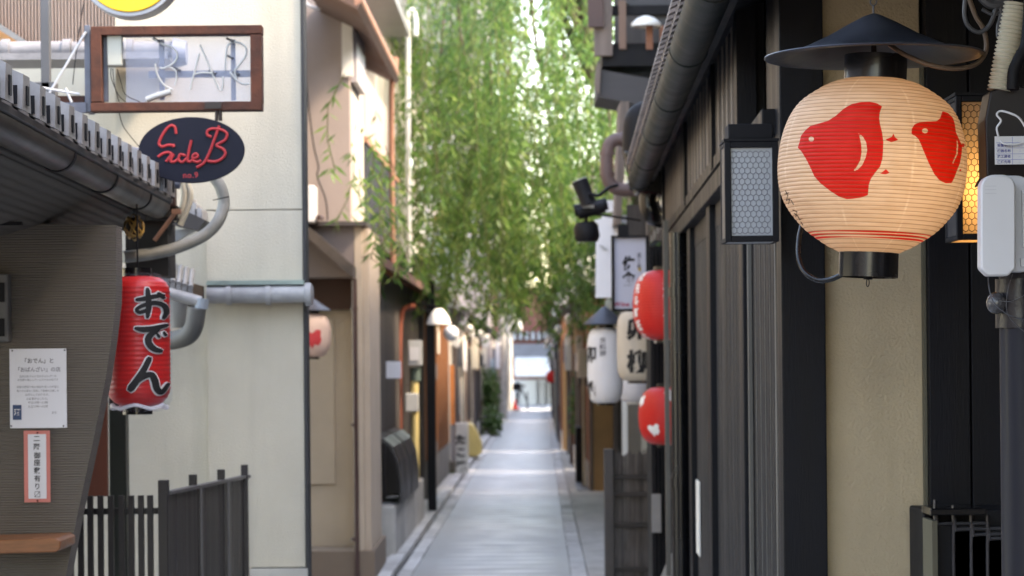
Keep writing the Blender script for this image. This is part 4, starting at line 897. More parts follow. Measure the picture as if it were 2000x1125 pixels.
a = P(597,575,9.93); part('end_tile', MB().tube([a,a+Vector((.022,0,0)),a+Vector((.03,0,0))], [.046,.046,.03], 18), captile, CH, sm=True)
# upper left: coping in round tiles, corrugated wall, orange gable
for a_, b_ in ((-80,4),(20,123),(141,244),(262,340)):
    part('coping_tile', MB().tube([P(a_,98,9.75),P(b_,97,9.75)], .033, 18), coping_m, CH, sm=True)
for x in (12,132,253): a = P(x,97,9.75); part('tile_joint', MB().tube([a-Vector((.016,0,0)),a+Vector((.016,0,0))], .041, 18), coping_m, CH, sm=True)
a = P(350,104,9.75); part('end_tile', MB().tube([a-Vector((.02,0,0)),a+Vector((.03,0,0))], [.06,.045], 18), M('end_tile_blue',(.22,.25,.33),.45), CH, sm=True)
part('coping_base', MB().box(UX(-80,9.9),UX(345,9.9),9.70,9.99,UZ(125,9.85,130),UZ(112,9.85,130)), coping_m, CH)
kw = thing('corrugated_wall', 'pinkish brown corrugated metal wall at the top left behind the grey post', 'wall', P(120,100,11.4))
nb = 46; vs = []; xa, xb = UX(-60,11.4), UX(240,11.4)
for i in range(nb*6+1):
    x = xa+(xb-xa)*i/(nb*6); d_ = .012*math.sin(2*math.pi*i/6); vs += [(x,11.4+d_,UZ(120,11.4)),(x,11.4+d_,4.6)]
part('sheet', MB().add(vs, [(2*i,2*i+2,2*i+3,2*i+1) for i in range(nb*6)]), M('corrugated_pink',(.36,.29,.265),.55,var=.1,dirt=.3), kw)
part('backing', MB().box(xa,xb,11.43,11.5,2.6,4.6), M('corrugated_pink',(.36,.29,.265)), kw)
part('orange_gable', MB().prism([(UX(-60,11.3),UZ(90,11.3)),(UX(72,11.3),UZ(88,11.3)),(UX(0,11.3),UZ(38,11.3)),(UX(-60,11.3),UZ(10,11.3))],11.3,11.37), M('gable_orange',(.40,.22,.11),.85,var=.2,bump=.5), kw)
part('verge', MB().prism([(UX(76,11.28),UZ(84,11.28)),(UX(70,11.28),UZ(92,11.28)),(UX(-60,11.28),UZ(8,11.28)),(UX(-60,11.28),UZ(-6,11.28))],11.25,11.29), rooftile, kw)
# ================================================================= RIGHT SIDE BEYOND THE NEAR TOWNHOUSE
k = KR
# --- balcony house
BH = thing('balcony_house', 'dark timber house with open wooden balcony and slanted eave board behind the near gutter', 'house', (1.6,17,0))
part('wall', MB().box(.82,3.6,16.0,22.5,0,3.0,k), darkwood, BH)
part('upper_wall', MB().box(1.25,3.6,16.0,22.5,3.0,5.0,k), darkwood, BH)
part('upper_roof', MB().box(1.0,3.8,15.6,22.9,5.0,5.2,k), rooftile, BH)
by = 16.6
part('balcony_back', MB().pbox(1200,1420,-60,120,by+1.0,.05), darkwood, BH)
part('balcony_floor', MB().pbox(1176,1420,96,128,by,.9), black_wood, BH)
part('slanted_board', MB().prism([(UX(1170,by),UZ(188,by,1170)),(UX(1172,by),UZ(134,by,1172)),(UX(1300,by),UZ(158,by,1300)),(UX(1300,by),UZ(212,by,1300))],by+.02,by+.7), M('grey_board',(.05,.048,.052),.6,st=(.4,.4,6)), BH)
part('board_end', MB().prism([(UX(1164,by),UZ(165,by)),(UX(1171,by),UZ(118,by)),(UX(1177,by),UZ(136,by)),(UX(1174,by),UZ(186,by))],by-.03,by+.015), greywood, BH)
part('balcony_post', MB().pbox(1160,1196,-40,109,by-.05,.06), greywood, BH, bev=.003); part('balcony_post', MB().pbox(1209,1223,0,96,by-.02,.05), palewood if False else M('pinkish_wood',(.19,.12,.09),.75,st=(8,8,.4),bump=.3), BH, bev=.003)
part('beam_end', MB().pbox(1148,1179,-10,53,by-.09,.035), M('beam_end_brown',(.085,.055,.05),.7), BH, bev=.004)
part('beam', MB().pbox(1196,1345,10,28,by+.05,.06), black_wood, BH)
for x in (1262,1289,1317,1338): part('baluster', MB().pbox(x,x+13,50,98,by+.0,.04), M('orange_baluster',(.24,.10,.06),.6), BH)
part('rail', MB().pbox(1197,1345,84,97,by+.06,.05), black_wood, BH)
part('eave_panel', MB().prism([(UX(1216,by),UZ(-6,by)),(UX(1420,by),UZ(-6,by)),(UX(1420,by),UZ(70,by)),(UX(1308,by),UZ(56,by))],by+.1,by+.3), M('panel_dark',(.045,.045,.05),.5), BH)
solo('enamel_lamp', MB().lathe([(.10,0),(.098,.02),(.06,.055),(.02,.07)], P(1262,52,by-.05), 24), offwhite, 'white enamel lamp shade tucked into the wooden balcony', 'lamp shade', sm=True)
part('window_frame', MB().pbox(1395-170,1440-170,400,560,15.9,.05), darkwood, BH)
for i in range(7): part('wall_slat', MB().pbox(1262+i*6,1265+i*6,385,470,15.85,.03), slat_wood, BH)
part('eave_strip', MB().prism([(UX(1215,15.9),UZ(200,15.9)),(UX(1232,15.9),UZ(200,15.9)),(UX(1214,15.9),UZ(440,15.9)),(UX(1202,15.9),UZ(440,15.9))],15.9,16.4), greywood, BH)
part('roof', MB().prism([(.70,2.62),(1.3,2.98),(1.3,3.05),(.70,2.68)],16.0,22.5,k), rooftile, BH)
part('dark_bay', MB().pbox(1272,1312,480,1180,15.2,.5), matt_black, BH)
for i in range(4): part('bay_slat', MB().pbox(1277+i*8,1280+i*8,490,1180,15.17,.02), black_wood, BH)
solo('price_board', MB().pbox(1273,1291,965,1040,15.1,.02), M('board_grey',(.25,.24,.23),.7), 'small grey slanting board low down beside the red lanterns corner', 'board')
solo('leaning_board', MB().prism([(UX(1278,14.6),UZ(1150,14.6)),(UX(1308,14.6),UZ(1150,14.6)),(UX(1312,14.6),UZ(1085,14.6)),(UX(1305,14.6),UZ(1085,14.6))],14.6,14.64), M('board_grey2',(.33,.32,.30),.7), 'pale leaning board at the very bottom beside the black downpipe', 'board')
# --- spotlights
for lb, bx, by_, tilt_ in (('upper black spotlight with white lens cap on the rod, in front of the willow',1142,375,0),):
    sp = thing('spotlight', lb, 'spotlight', P(bx,by_,14.2))
    a, b = P(1132,352,14.2), P(1150,398,14.2)
    part('can', MB().tube([a, a.lerp(b,.9), b], [.047,.044,.05], 18), matt_black, sp, sm=True)
    part('lens', MB().tube([a+(a-b).normalized()*.004, a], [.043,.044], 18), M('lens_grey',(.35,.35,.36),.4), sp, sm=True)
    part('yoke', MB().tube(spline([P(1150,378,14.15),P(1168,382,14.15),P(1182,372,14.15),P(1190,366,14.2),P(1205,362,14.3)],5), .010, 8), matt_black, sp, sm=True)
sp = thing('spotlight', 'middle black spotlight ring facing left between two other spotlights', 'spotlight', P(1155,410,14.3))
a, b = P(1122,412,14.3), P(1186,398,14.3)
part('ring', MB().tube([a, b], [.035,.035], 16).tube([P(1128,418,14.3)-Vector((0,.02,0)),P(1180,404,14.3)-Vector((0,.02,0))], .035, 14), matt_black, sp, sm=True)
part('glint', MB().pbox(1138,1160,400,406,14.24,.01), zinc, sp)
sp = thing('spotlight', 'lowest black spotlight, a flat drum turned down at the street', 'spotlight', P(1146,455,14.3))
a, b = P(1136,438,14.3), P(1150,468,14.3)
part('drum', MB().tube([P(1143,434,14.3),P(1144,444,14.3),P(1147,464,14.3),P(1147,472,14.3)], [.055,.072,.072,.058], 20), matt_black, sp, sm=True)
part('rod', MB().tube([P(1148,396,14.32),P(1144,438,14.32)], .010, 8), matt_black, sp); part('arm', MB().tube([P(1160,418,14.32),P(1250,430,14.6)], .007, 8), matt_black, sp)
# --- signs
ws = thing('white_sign', 'plain white hanging board with leafy cut-out top behind the framed sign', 'sign', P(1181,583,16.3))
part('board', MB().prism([(UX(x,16.3),UZ(y_,16.3)) for x, y_ in ((1163,583),(1197,583),(1199,500),(1220,470),(1212,436),(1244,444),(1248,434),(1226,428),(1232,422),(1206,424),(1200,418),(1194,424),(1178,420),(1176,428),(1161,432),(1170,440),(1165,470))],16.3,16.33), whiteboard, ws)
part('leaf_cutting', MB().prism([(UX(x,16.32),UZ(y_,16.32)) for x, y_ in ((1226,458),(1246,462),(1247,448),(1238,444),(1228,446))],16.31,16.34), whiteboard, ws)
part('top_piece', MB().pbox(1182,1198,391,414,16.3,.03), whiteboard, ws)
part('painted_leaf', MB().prism([(UX(x,16.29),UZ(y_,16.29)) for x, y_ in ((1170,480),(1178,481),(1190,491),(1180,491))],16.294,16.298), M('leaf_grey',(.42,.43,.44),.7), ws)
fs_ = thing('framed_sign', 'white shop sign in dark frame with black brush characters above the white lanterns', 'sign', P(1232,608,15.3))
part('panel', MB().pbox(1200,1262,464,603,15.3,.05), M('sign_lilac',(.50,.51,.60),.5,var=.03), fs_)
for a_ in ((1195,1200,460,608),(1262,1268,460,608),(1200,1262,460,464),(1200,1262,603,608)): part('frame_bar', MB().pbox(*a_,15.28,.09), matt_black, fs_)
part('lettering', flat(column('佐倉',1.12,.045,.05,5,.85), 1227,529,27,15.297), black_ink, fs_)
part('lettering', flat(column('酒と肴',1.0,.01,.05,6,.8), 1248,510,11,15.297), grey_ink, fs_)
part('seal', MB().pbox(1247,1252,523,529,15.296,.002), M('seal_yellow',(.5,.33,.08),.6), fs_)
part('lettering', flat(row('Wine Bar',.03), 1227,594,12,15.297), M('ink_rose',(.42,.03,.07),.6), fs_)
part('mount', MB().pbox(1207,1228,438,460,15.3,.05), matt_black, fs_)
# --- lanterns on the right
def lantern(nm, label, cpx, cpy, Y, rpx, hpx, mat, capw=.45, sq=3.0, ribs=24, group=None, seg=40, capmat=None, hat=None, taper=0):
    s = Y/F; c = P(cpx,cpy,Y); T = thing(nm, label, 'lantern', (c.x,c.y,c.z-hpx/2*s), group)
    def rad(z):
        t = max(-1, min(1, (z-c.z)/(hpx/2*s))); return (capw+(1-capw)*(1-abs(t)**sq)**(1/2.2))*rpx*s
    pr = [(rad(c.z+h)+(.0010 if ribs else 0)*math.sin(i*math.pi/2), h) for i, h in [(i, (i/(ribs*4)-.5)*hpx*s) for i in range(ribs*4+1)]]
    part('shade', MB().lathe(pr, c, seg), mat, T, sm=True)
    cm = capmat or gloss_black; cr = capw*rpx*s
    part('bottom_cap', MB().lathe([(.001,-hpx/2*s-.016),(cr,-hpx/2*s-.016),(cr,-hpx/2*s+.002)], c, 24), cm, T, sm=True)
    part('top_cap', MB().lathe([(cr,hpx/2*s-.002),(cr,hpx/2*s+.02),(.001,hpx/2*s+.02)], c, 24), cm, T, sm=True)
    part('hanging_wire', MB().tube([c+Vector((0,0,hpx/2*s+.02)), c+Vector((0,0,hpx/2*s+.02+(.08 if hat else .15)))], .003, 6), matt_black, T)
    return T, c, rad, s
T1, c, rad, s = lantern('red_lantern', 'upper red paper lantern with white vertical writing, half hidden by the black downpipe', 1306,596,13.9,70,136,red_paper,.42,2.6)
part('lettering', wrap(column('京風たこやき',1.0,.02,.05,8,.8), c, rad, -.14, c.z-.0, 14.5*s, .002), white_ink, T1)
part('lettering', wrap(column('祇先斗町祇先',1.1,.03,.05,9), c, rad, -1.18, c.z-.01, 22*s, .002), white_ink, T1)
T2, c, rad, s = lantern('red_lantern', 'lower red paper lantern printed with small white plovers behind the black downpipe', 1308,812,14.1,61,112,red_paper,.42,2.6)
def plover(c, rad, th0, z0, size, par, mat):
    body = [(-.5,.1),(-.42,.3),(-.2,.33),(0,.25),(.2,.42),(.42,.35),(.4,.12),(.46,-.1),(.3,-.35),(.1,-.3),(0,-.5),(-.2,-.25),(-.36,-.12)]
    V = smoothp(body+[body[0]],3)[:-1]; V = [(0,0)]+V; n_ = len(V)-1
    part('plover_print', wrap((V,[(0,i+1,(i+1)%n_+1) for i in range(n_)]), c, rad, th0, z0, size, .0022, .2), mat, par)
plover(c, rad, -.62, c.z-26*s, 27*s, T2, white_ink); plover(c, rad, .03, c.z+42*s, 32*s, T2, white_ink); plover(c, rad, -1.28, c.z+30*s, 26*s, T2, white_ink)
T3, c, rad, s = lantern('white_lantern', 'front white paper lantern with black characters under a small metal hat', 1182,714,17,35,146,white_paper,.5,5)
part('lettering', wrap(column('卯柳',2.0,.035,.03,4), c, rad, -.98, c.z-12*s, 34*s, .002), black_ink, T3)
part('lettering', wrap(column('京料理',1.0,.02,.03,5), c, rad, -.17, c.z+36*s, 13*s, .002), grey_ink, T3)
part('hat', MB().lathe([(42*s,0),(43*s,.004),(.02,.115),(.004,.125)], c+Vector((0,0,80*s)), 28), slate_m, T3, sm=True)
T4, c, rad, s = lantern('white_lantern', 'cream white lantern lettered in bold brush strokes directly below the framed sign', 1245,676,16.2,40,136,cream_paper,.5,5)
part('lettering', wrap(column('卯柳',1.42,.05,.03,4), c, rad, -.06, c.z+2*s, 45*s, .002), black_ink, T4)
T5, c, rad, s = lantern('white_lantern', 'plain grey white lantern partly hidden behind the two lettered white lanterns', 1240,700,18.2,36,170,white_paper,.5,5,capmat=offwhite)
# --- behind: beige wall, posts, reed fence
bw = thing('tan_house', 'tan plastered house beyond the reed fence with pale pillars', 'house', (1.3,22,0))
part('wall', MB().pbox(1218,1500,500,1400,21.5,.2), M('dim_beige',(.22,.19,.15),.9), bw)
part('pillar', MB().pbox(1256,1281,745,1400,21.2,.12), M('pillar_cream',(.42,.38,.30),.8), bw); part('pillar', MB().pbox(1218,1228,745,1400,21.2,.12), offwhite, bw)
rf_ = thing('reed_fence', 'low weathered reed fence with cross battens on the right pavement', 'fence', (UX(1224,17),17,0))
xl, xr_ = UX(1178,17), UX(1290,17); zt = UZ(882,17,1224)
for i in range(40):
    x = xl+(xr_-xl)*i/40; part('reed', MB().box(x+.0008,x+(xr_-xl)/40-.0008,17+R.uniform(0,.008),17.03,0.02,zt+R.uniform(-.03,.022)), M('reed_dark',(.085,.072,.064),.8,var=.5,vs=14,st=(6,6,.4),bump=.8,bs=40,rnd=.45), rf_)
for py in (931,965,1025,1112): part('batten', MB().box(xl-.005,xr_,16.975,16.998,UZ(py+4,17,1224),UZ(py-4,17,1224)), M('reed_batten',(.040,.035,.032),.8,var=.3), rf_)
part('end_post', MB().box(UX(1176,17),UX(1194,17),16.94,17.05,0,zt+.02), M('reed_post',(.07,.065,.062),.8,var=.3,bump=.5), rf_, bev=.004)
ow = thing('tan_partition', 'bright tan wooden partition wall on the right pavement beyond the white lanterns', 'wall', (UX(1175,30),30,0))
part('board', MB().box(UX(1156,31),UX(1197,31),31,31.15,.03,UZ(775,31)), M('tan_board',(.46,.26,.12),.7,var=.15,bump=.3), ow)
part('frame', MB().box(UX(1150,31),UX(1155.5,31),30.97,31.2,.03,UZ(750,31)), greywood, ow)
solo('dark_gatepost', MB().box(UX(1122,33.2),UX(1150,33.2),33.2,33.7,.03,UZ(835,33.2)), matt_black, 'dark waist high block at the right kerb before the wooden posts', 'block', bev=.01)
for i, (px, Yp) in enumerate(((1103,45.6),(1112,44.5))):
    solo('wooden_post', MB().tube([(UX(px,Yp),Yp,.03),(UX(px,Yp),Yp,UZ(705,Yp))], .05, 10), palewood, ('farther' if i == 0 else 'nearer')+' of the two pale round wooden posts on the right kerb', 'post', sm=True, group='round wooden posts')
# --- far right houses with gaps between them for the sun
def house(label, side, Y0, Y1, xo, h, wall, upper=None, depth=3.0, eave=2.5, eavemat=None, n_win=2, door=None, slats=None, sh=.5):
    """side +1 right, -1 left; xo: front face relative to the street line"""
    H = thing('townhouse', label, 'house', (side*(abs(xo)+1), (Y0+Y1)/2, 0)); k = KS
    def bx(a, b, y0, y1, z0, z1): return MB().box(side*a, side*b, y0, y1, z0, z1, k)
    part('wall', bx(xo, xo+depth, Y0, Y1, 0, eave), wall, H)
    part('upper_wall', bx(xo+.35+sh, xo+depth, Y0, Y1, eave, h), upper or wall, H)
    part('eave', MB().prism([(side*(xo-.16),eave-.06),(side*(xo+.40+sh),eave+.22),(side*(xo+.40+sh),eave+.28),(side*(xo-.16),eave)], Y0-.05, Y1+.05, k), eavemat or rooftile, H)
    part('gutter', MB().tube([(side*(xo-.19)+k*y, y, eave-.05) for y in (Y0-.05,Y1+.05)], .045, 8), browngut, H, sm=True)
    part('roof', MB().prism([(side*(xo+.1+sh),h),(side*(xo+depth+.2),h+.5),(side*(xo+depth+.2),h+.6),(side*(xo+.1+sh),h+.1)], Y0-.1, Y1+.1, k), rooftile, H)
    L = Y1-Y0
    for i in range(n_win):
        ya = Y0+L*(i+.2)/n_win; yb = ya+L*.55/n_win; f_ = part('window', bx(xo+.30+sh, xo+.3499+sh, ya, yb, eave+.7, min(h-.3,eave+1.7)), darkwood, H)
        part('pane', bx(xo+.293+sh, xo+.2999+sh, ya+.06, yb-.06, eave+.76, min(h-.36,eave+1.64)), glassdark, f_)
        part('sill', bx(xo+.27+sh, xo+.2999+sh, ya-.05, yb+.05, eave+.66, eave+.7), offwhite, f_)
    if door:
        a, b = door; d_ = part('door', bx(xo-.03, xo-.001, a, b, .03, 2.05), brownwood, H)
        for q in range(4):
            yq = a+(b-a)*(q+.15)/4; part('door_panel', bx(xo-.037, xo-.0301, yq, yq+(b-a)*.17, .8, 1.95), M('pane_pale',(.35,.33,.28),.4), d_)
        part('door_head', bx(xo-.07, xo-.001, a-.1, b+.1, 2.05, 2.15), darkwood, H)
    if slats:
        a, b, zz0, zz1 = slats; y = a
        while y < b: part('lattice_bar', bx(xo-.06, xo-.02, y, y+.05, zz0, zz1), darkwood, H); y += .16
    rh = random.Random(int(Y0*10))
    for q in range(3):
        yq = rh.uniform(Y0+.3, Y1-.8); zq = rh.uniform(1.3,2.1); part('meter_box', bx(xo-.12, xo-.001, yq, yq+rh.uniform(.2,.4), zq, zq+rh.uniform(.2,.45)), [metergrey, offwhite, greysteel][q], H, bev=.01)
        part('pipe', MB().tube([(side*(xo-.05)+k*(yq+.1), yq+.1, .03),(side*(xo-.05)+k*(yq+.1), yq+.1, zq)], .02, 6), [brownpipe, creamhose, greysteel][q], H, sm=True)
    yq = rh.uniform(Y0+1, Y1-1); part('eave_lamp', MB().ball((side*(xo-.2)+k*yq, yq, eave-.3), .065, 12, 1.2), offwhite, H, sm=True)
    part('noren', bx(xo-.1, xo-.08, Y0+L*.55, Y0+L*.8, 1.5, 2.05), rh.choice([M('noren_white',(.6,.58,.54),.8), M('noren_navy',(.03,.04,.08),.8), M('noren_tan',(.4,.28,.16),.8)]), H)
    part('plinth', bx(xo-.02, xo-.0005, Y0, Y1, 0, .35), concrete, H)
    return H
RW = [('dark timber house on the right between the white lanterns and the tan partition',22.6,30.8,.93,4.8,darkwood,None,(24.5,26.5)),
      ('brown boarded house on the right just past the tan partition',31.5,36.5,.60,4.9,brownwood,creamwall,(33,34.5)),
      ('dark house on the right whose front stands behind the two round posts',37.5,45.0,.52,5.0,darkwood,pinkwall,(39,41)),
      ('brown lattice house on the right past the round posts',46.1,57.4,.40,5.2,brownwood,None,(48,50)),
      ('grey house on the right toward the far end of the lane',57.5,69.8,.40,5.4,M('far_grey',(.30,.29,.27),.9),None,(60,62)),
      ('last dark house on the right near the bright cross street',71.0,86,.40,5.2,darkwood,creamwall,(74,77))]
for lb, a, b, xo, h, wm, um, dr_ in RW: house(lb, 1, a, b, xo, h-.9, wm, um, door=dr_, slats=(b-2.4,b-.5,.5,1.9), depth=3.2)
for i, (px, py, Y, r, mat, lb) in enumerate(((1077,736,62,10,red_paper,'far round red lantern on the right above the end of the lane'),(1143,690,36,9,cream_paper,'small cream lantern under the right eaves before the dark block'))):
    T, c, rad, s = lantern('paper_lantern', lb, px, py, Y, r, r*2.2, mat, .45, 2.6, 10, seg=20)
part('hat', MB().lathe([(.16,0),(.02,.12)], c+Vector((0,0,.2)), 20), slate_m, T, sm=True)
for px, py, Y, w_, h_, m_, lb in ((1118,640,40,22,55,M('far_tan_sign',(.45,.35,.22),.7),'tan box sign sticking out high on the right beyond the willow tips'),
    (1092,665,55,9,30,whiteboard,'narrow white sign sticking out on the right above the far red lantern'),(1106,690,50,12,20,M('sign_red_far',(.35,.06,.05),.6),'small dull red sign box on the right eaves above the round posts'),
    (1134,660,34,26,60,M('tan_upper',(.50,.36,.24),.8),'tan upper panel above the right eaves just left of the metal hat')):
    solo('hanging_sign', MB().pbox(px-w_/2,px+w_/2,py-h_/2,py+h_/2,Y,.15), m_, lb, 'sign', bev=.005)

# ================================================================= LEFT: PINK RENDERED HOUSE
PH = thing('pink_house', 'pinkish rendered two storey house with beige pillar, copper gutter and dark downpipe', 'house', (-1.8,19,0)); ky = KS
Y0 = 18.5
xc = UX(686,Y0); xbase = xc-ky*Y0
part('upper_wall', MB().box(UX(500,Y0),xc,Y0,Y0+.2,UZ(432,Y0,650),4.9), pinkwall, PH)
part('upper_side', MB().box(xbase-.3,xbase,Y0+.2001,19.96,UZ(432,Y0,650),4.9,ky), creamwall, PH)
part('balcony_wall', MB().box(-3.2,-1.50,19.97,25,2.0,4.15,ky), pinkwall, PH)
part('roof', MB().box(-5,-1.28,18.3,25.2,4.9,5.0,ky), rooftile, PH)
part('shutter_box', MB().box(xbase+.002,xbase+.05,18.62,19.5,UZ(160,18.6,700),UZ(38,18.6,700),ky), M('shutter_grey',(.36,.34,.35),.5), PH, bev=.004)
part('shutter_frame', MB().box(xbase-.05,xbase+.03,18.46,18.499,UZ(150,18.5,690),UZ(45,18.5,690),ky), offwhite, PH)
part('balcony_deck', MB().box(-1.5,-1.36,20.0,25,2.62,2.72,ky), darkwood, PH)
part('hand_rail', MB().box(-1.41,-1.36,19.97,24.5,3.38,3.43,ky), copper, PH)
for i in range(30): y = 20.0+i*.15; part('railing_bar', MB().box(-1.40,-1.37,y,y+.035,2.72,3.38,ky), greysteel, PH)
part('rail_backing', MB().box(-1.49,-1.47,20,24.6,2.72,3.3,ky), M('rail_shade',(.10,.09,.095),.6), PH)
part('eave', MB().prism([(-1.19,4.06),(-1.22,4.02),(-1.60,4.22),(-1.60,4.28)],17.0,21.6,ky), M('eave_reddish',(.11,.065,.05),.7), PH)
part('copper_gutter', MB().tube([(-1.235+ky*17,17,4.10),(-1.235+ky*21.4,21.4,4.10)], .055, 10), copper, PH, sm=True)
part('copper_downpipe', MB().tube(spline([P(767,126,21.3),P(772,140,21.3),P(765,165,21.4),P(765,300,21.5),P(768,520,21.5)],5), .024, 10), copper, PH, sm=True)
part('hopper', MB().tube([P(768,112,21.3),P(767,130,21.3)], .045, 12), copper, PH, sm=True)
part('porch_box', MB().box(UX(560,18.2),UX(692,18.2),18.2,18.5,UZ(541,18.2,650),UZ(441,18.2,650)), M('porch_mauve',(.20,.165,.155),.8,var=.1), PH)
part('porch_top', MB().box(UX(560,18.15),UX(716,18.15),18.12,20.4,UZ(442,18.2,650)+.001,UZ(434,18.2,650)), M('porch_lid',(.06,.05,.05),.5), PH)
part('pillar', MB().box(UX(693,18.2),UX(708,18.2),18.2,18.45,0,UZ(442,18.2,700)).box(UX(708,18.2)+.001,UX(712,18.2)+.03,18.26,19.7,0,UZ(445,18.2,700)), buffwall, PH)
part('pillar_trim', MB().box(UX(709,18.2)+.004,UX(712,18.2)+.034,18.24,19.72,UZ(500,18.2,700),UZ(494,18.2,700)), buffwall, PH)
part('recessed_wall', MB().box(UX(560,18.7),UX(693,18.7),18.7,18.9,0,UZ(455,18.7,640)), buffwall, PH)
part('wall_panel', MB().box(UX(560,18.69),UX(652,18.69),18.675,18.699,UZ(946,18.7,620),UZ(622,18.7,620)), buffwall, PH, bev=.006)
part('base', MB().box(UX(560,18.18),UX(727,18.18),18.17,19.8,0,UZ(1076,18.2,660)), brownbase, PH)
part('lean_roof', MB().prism([(UX(560,18.3),UZ(420,18.3)),(UX(560,18.3),UZ(398,18.3)),(UX(697,18.3),UZ(520,18.3)),(UX(697,18.3),UZ(545,18.3))],17.9,18.19), M('lean_brown',(.045,.036,.031),.7,var=.4,vs=8), PH)
part('lean_underside', MB().prism([(UX(560,18.45),UZ(470,18.45)),(UX(560,18.45),UZ(600,18.45)),(UX(692,18.45),UZ(600,18.45)),(UX(692,18.45),UZ(545,18.45))],18.56,18.69), M('under_red',(.06,.028,.018),.7), PH)
part('dark_downpipe', MB().tube([P(692,545,18.1),(P(692,545,18.1).x,18.1,0)], .019, 10), brownpipe, PH, sm=True)
for py in (603,830,1053): a = P(692,py,18.1); part('pipe_clip', MB().tube([a-Vector((0,0,.012)),a+Vector((0,0,.012))], .025, 10), brownpipe, PH, sm=True)
part('white_side_sign', MB().box(UX(716,18.6),UX(716,18.6)+.012,18.6,19.5,UZ(735,18.6,716),UZ(562,18.6,716)), whiteboard, PH)
solo('air_unit', MB().pbox(590,615,362,434,17.9,.25), white_pl, 'white outdoor unit at the edge of the cream wall on the porch roof', 'outdoor unit', bev=.01)
solo('grey_pipe_stub', MB().tube([P(622,425,17.9),P(628,425,18.2)], .02, 8), brownpipe, 'small brown pipe stub beside the outdoor unit', 'pipe')
solo('black_cable', MB().tube(spline([P(594,80,18.4),P(600,180,18.4),P(612,280,18.4),P(622,325,18.4),P(620,345,18.4),P(636,390,18.4),P(640,430,18.4)],6), .006, 6), matt_black, 'thin black cable snaking down the pink upper wall', 'cable', sm=True)
solo('white_hose_loop', MB().tube(spline([P(590,-8,18.3),P(600,8,18.3),P(620,16,18.3),P(640,8,18.3),P(645,-10,18.3)],6), .012, 8), white_pl, 'white hose loop at the top of the pink wall', 'hose', sm=True)
T, c, rad, s = lantern('paper_lantern', 'cream paper lantern with a red crest half behind the cream wall corner', 608,655,17.4,38,84,M('peach_paper',(.66,.50,.42),.7,var=.06,trans=.3),.4,2.6)
plover(c, rad, .14, c.z-6*s, 40*s, T, red_ink)
part('hat', MB().lathe([(38*s,0),(39*s,.003),(.02,.085)], c+Vector((0,0,48*s)), 28), slate_m, T, sm=True)

# ================================================================= LEFT: DARK TIMBER HOUSE AND BEYOND
DH = thing('dark_townhouse', 'dark timber house with curved bamboo style fenders and stone base on the left', 'house', (-2,23,0))
xo = 1.36
def lb_(a, b, y0, y1, z0, z1): return MB().box(-a, -b, y0, y1, z0, z1, KS)
part('wall', lb_(1.40,3.5,20.5,28.8,0,2.6), darkwood, DH)
for i in range(24):
    y = 20.5+i*.22; part('wall_board', lb_(1.375,1.3995,y+.004,y+.212,.45,2.45), darkwood, DH)
part('upper_wall', lb_(1.62,3.5,25.05,28.9,2.6,5.2), creamwall, DH)
part('lower_eave', MB().prism([(-1.16,2.35),(-1.66,2.62),(-1.66,2.70),(-1.16,2.42)],20.4,29,KS), M('metal_red',(.14,.08,.07),.5,var=.2), DH)
for i in range(18): y = 20.6+i*.47; part('rafter', MB().prism([(-1.20,2.32),(-1.40,2.43),(-1.40,2.48),(-1.20,2.36)],y,y+.06,KS), brownwood, DH)
part('roof', MB().prism([(-1.35,5.2),(-3.6,5.9),(-3.6,6.0),(-1.35,5.3)],24.9,29,KS), rooftile, DH)
for i, (y, n_) in enumerate(((20.6,0),(22.3,0),(24.1,0))): part('stone_block', lb_(1.20,1.374,y,y+1.6,0,.45 if i != 1 else .43), concrete, DH, bev=.02)
fender = [(-1.376,1.02),(-1.30,1.0),(-1.22,.93),(-1.17,.80),(-1.15,.62),(-1.15,.46),(-1.17,.46),(-1.17,.62),(-1.19,.79),(-1.24,.91),(-1.31,.97),(-1.376,.99)]
for y in (20.7,22.25): 
    fo = part('curved_fender', MB().prism(fender,y,y+1.35,KS), M('fender_black',(.03,.03,.032),.4,var=.3), DH, sm=False)
part('end_plate', MB().prism([(-1.376,1.0),(-1.29,.96),(-1.20,.80),(-1.17,.6),(-1.17,.46),(-1.376,.46)],22.26,22.3,KS), M('fender_black',(.03,.03,.032)), DH)
part('dark_pillar', lb_(1.12,1.21,26.7,26.9,.03,2.5), black_wood, DH); part('red_pipe', MB().tube(spline([P(812,598,24.6),P(790,604,24.6),P(783,620,24.6),P(780,660,24.6),P(780,900,24.6)],5), .03, 10), M('pipe_rust',(.18,.05,.03),.5), DH, sm=True)
yp = thing('yellow_pole', 'cream yellow conduit pole with two meter boxes on the left kerb', 'pole', (UX(808,25),25,0))
part('pole', MB().tube([(UX(808,25),25,0.02),(UX(808,25),25,UZ(735,25))], .040, 14), yellowpipe, yp, sm=True)
part('cap', MB().tube([(UX(810,25),25,UZ(742,25)),(UX(810,25),25,UZ(716,25))], .052, 14), M('cap_green',(.10,.14,.12),.6), yp, sm=True)
part('meter_box', MB().pbox(797,824,665,714,24.85,.14), metergrey, yp, bev=.008); part('meter_face', MB().pbox(800,818,678,704,24.84,.009), white_pl, yp)
part('meter_box', MB().pbox(792,817,768,804,24.85,.12), metergrey, yp, bev=.008)
solo('label_board', MB().pbox(754,783,706,739,21.5,.03), whiteboard, 'small white square notice board left of the meter boxes', 'notice', bev=.003)
solo('red_post', MB().box(UX(723,19.9),UX(733,19.9),19.9,20.05,0,UZ(972,19.9)), M('post_red',(.34,.012,.02),.5), 'short dark red post at the foot of the beige pillar', 'post', bev=.005)
solo('blue_water_box', MB().pbox(712,721,990,1108,19.85,.06), M('steel_blue2',(.09,.11,.13),.5), 'narrow steel blue plate beside the short red post', 'plate')
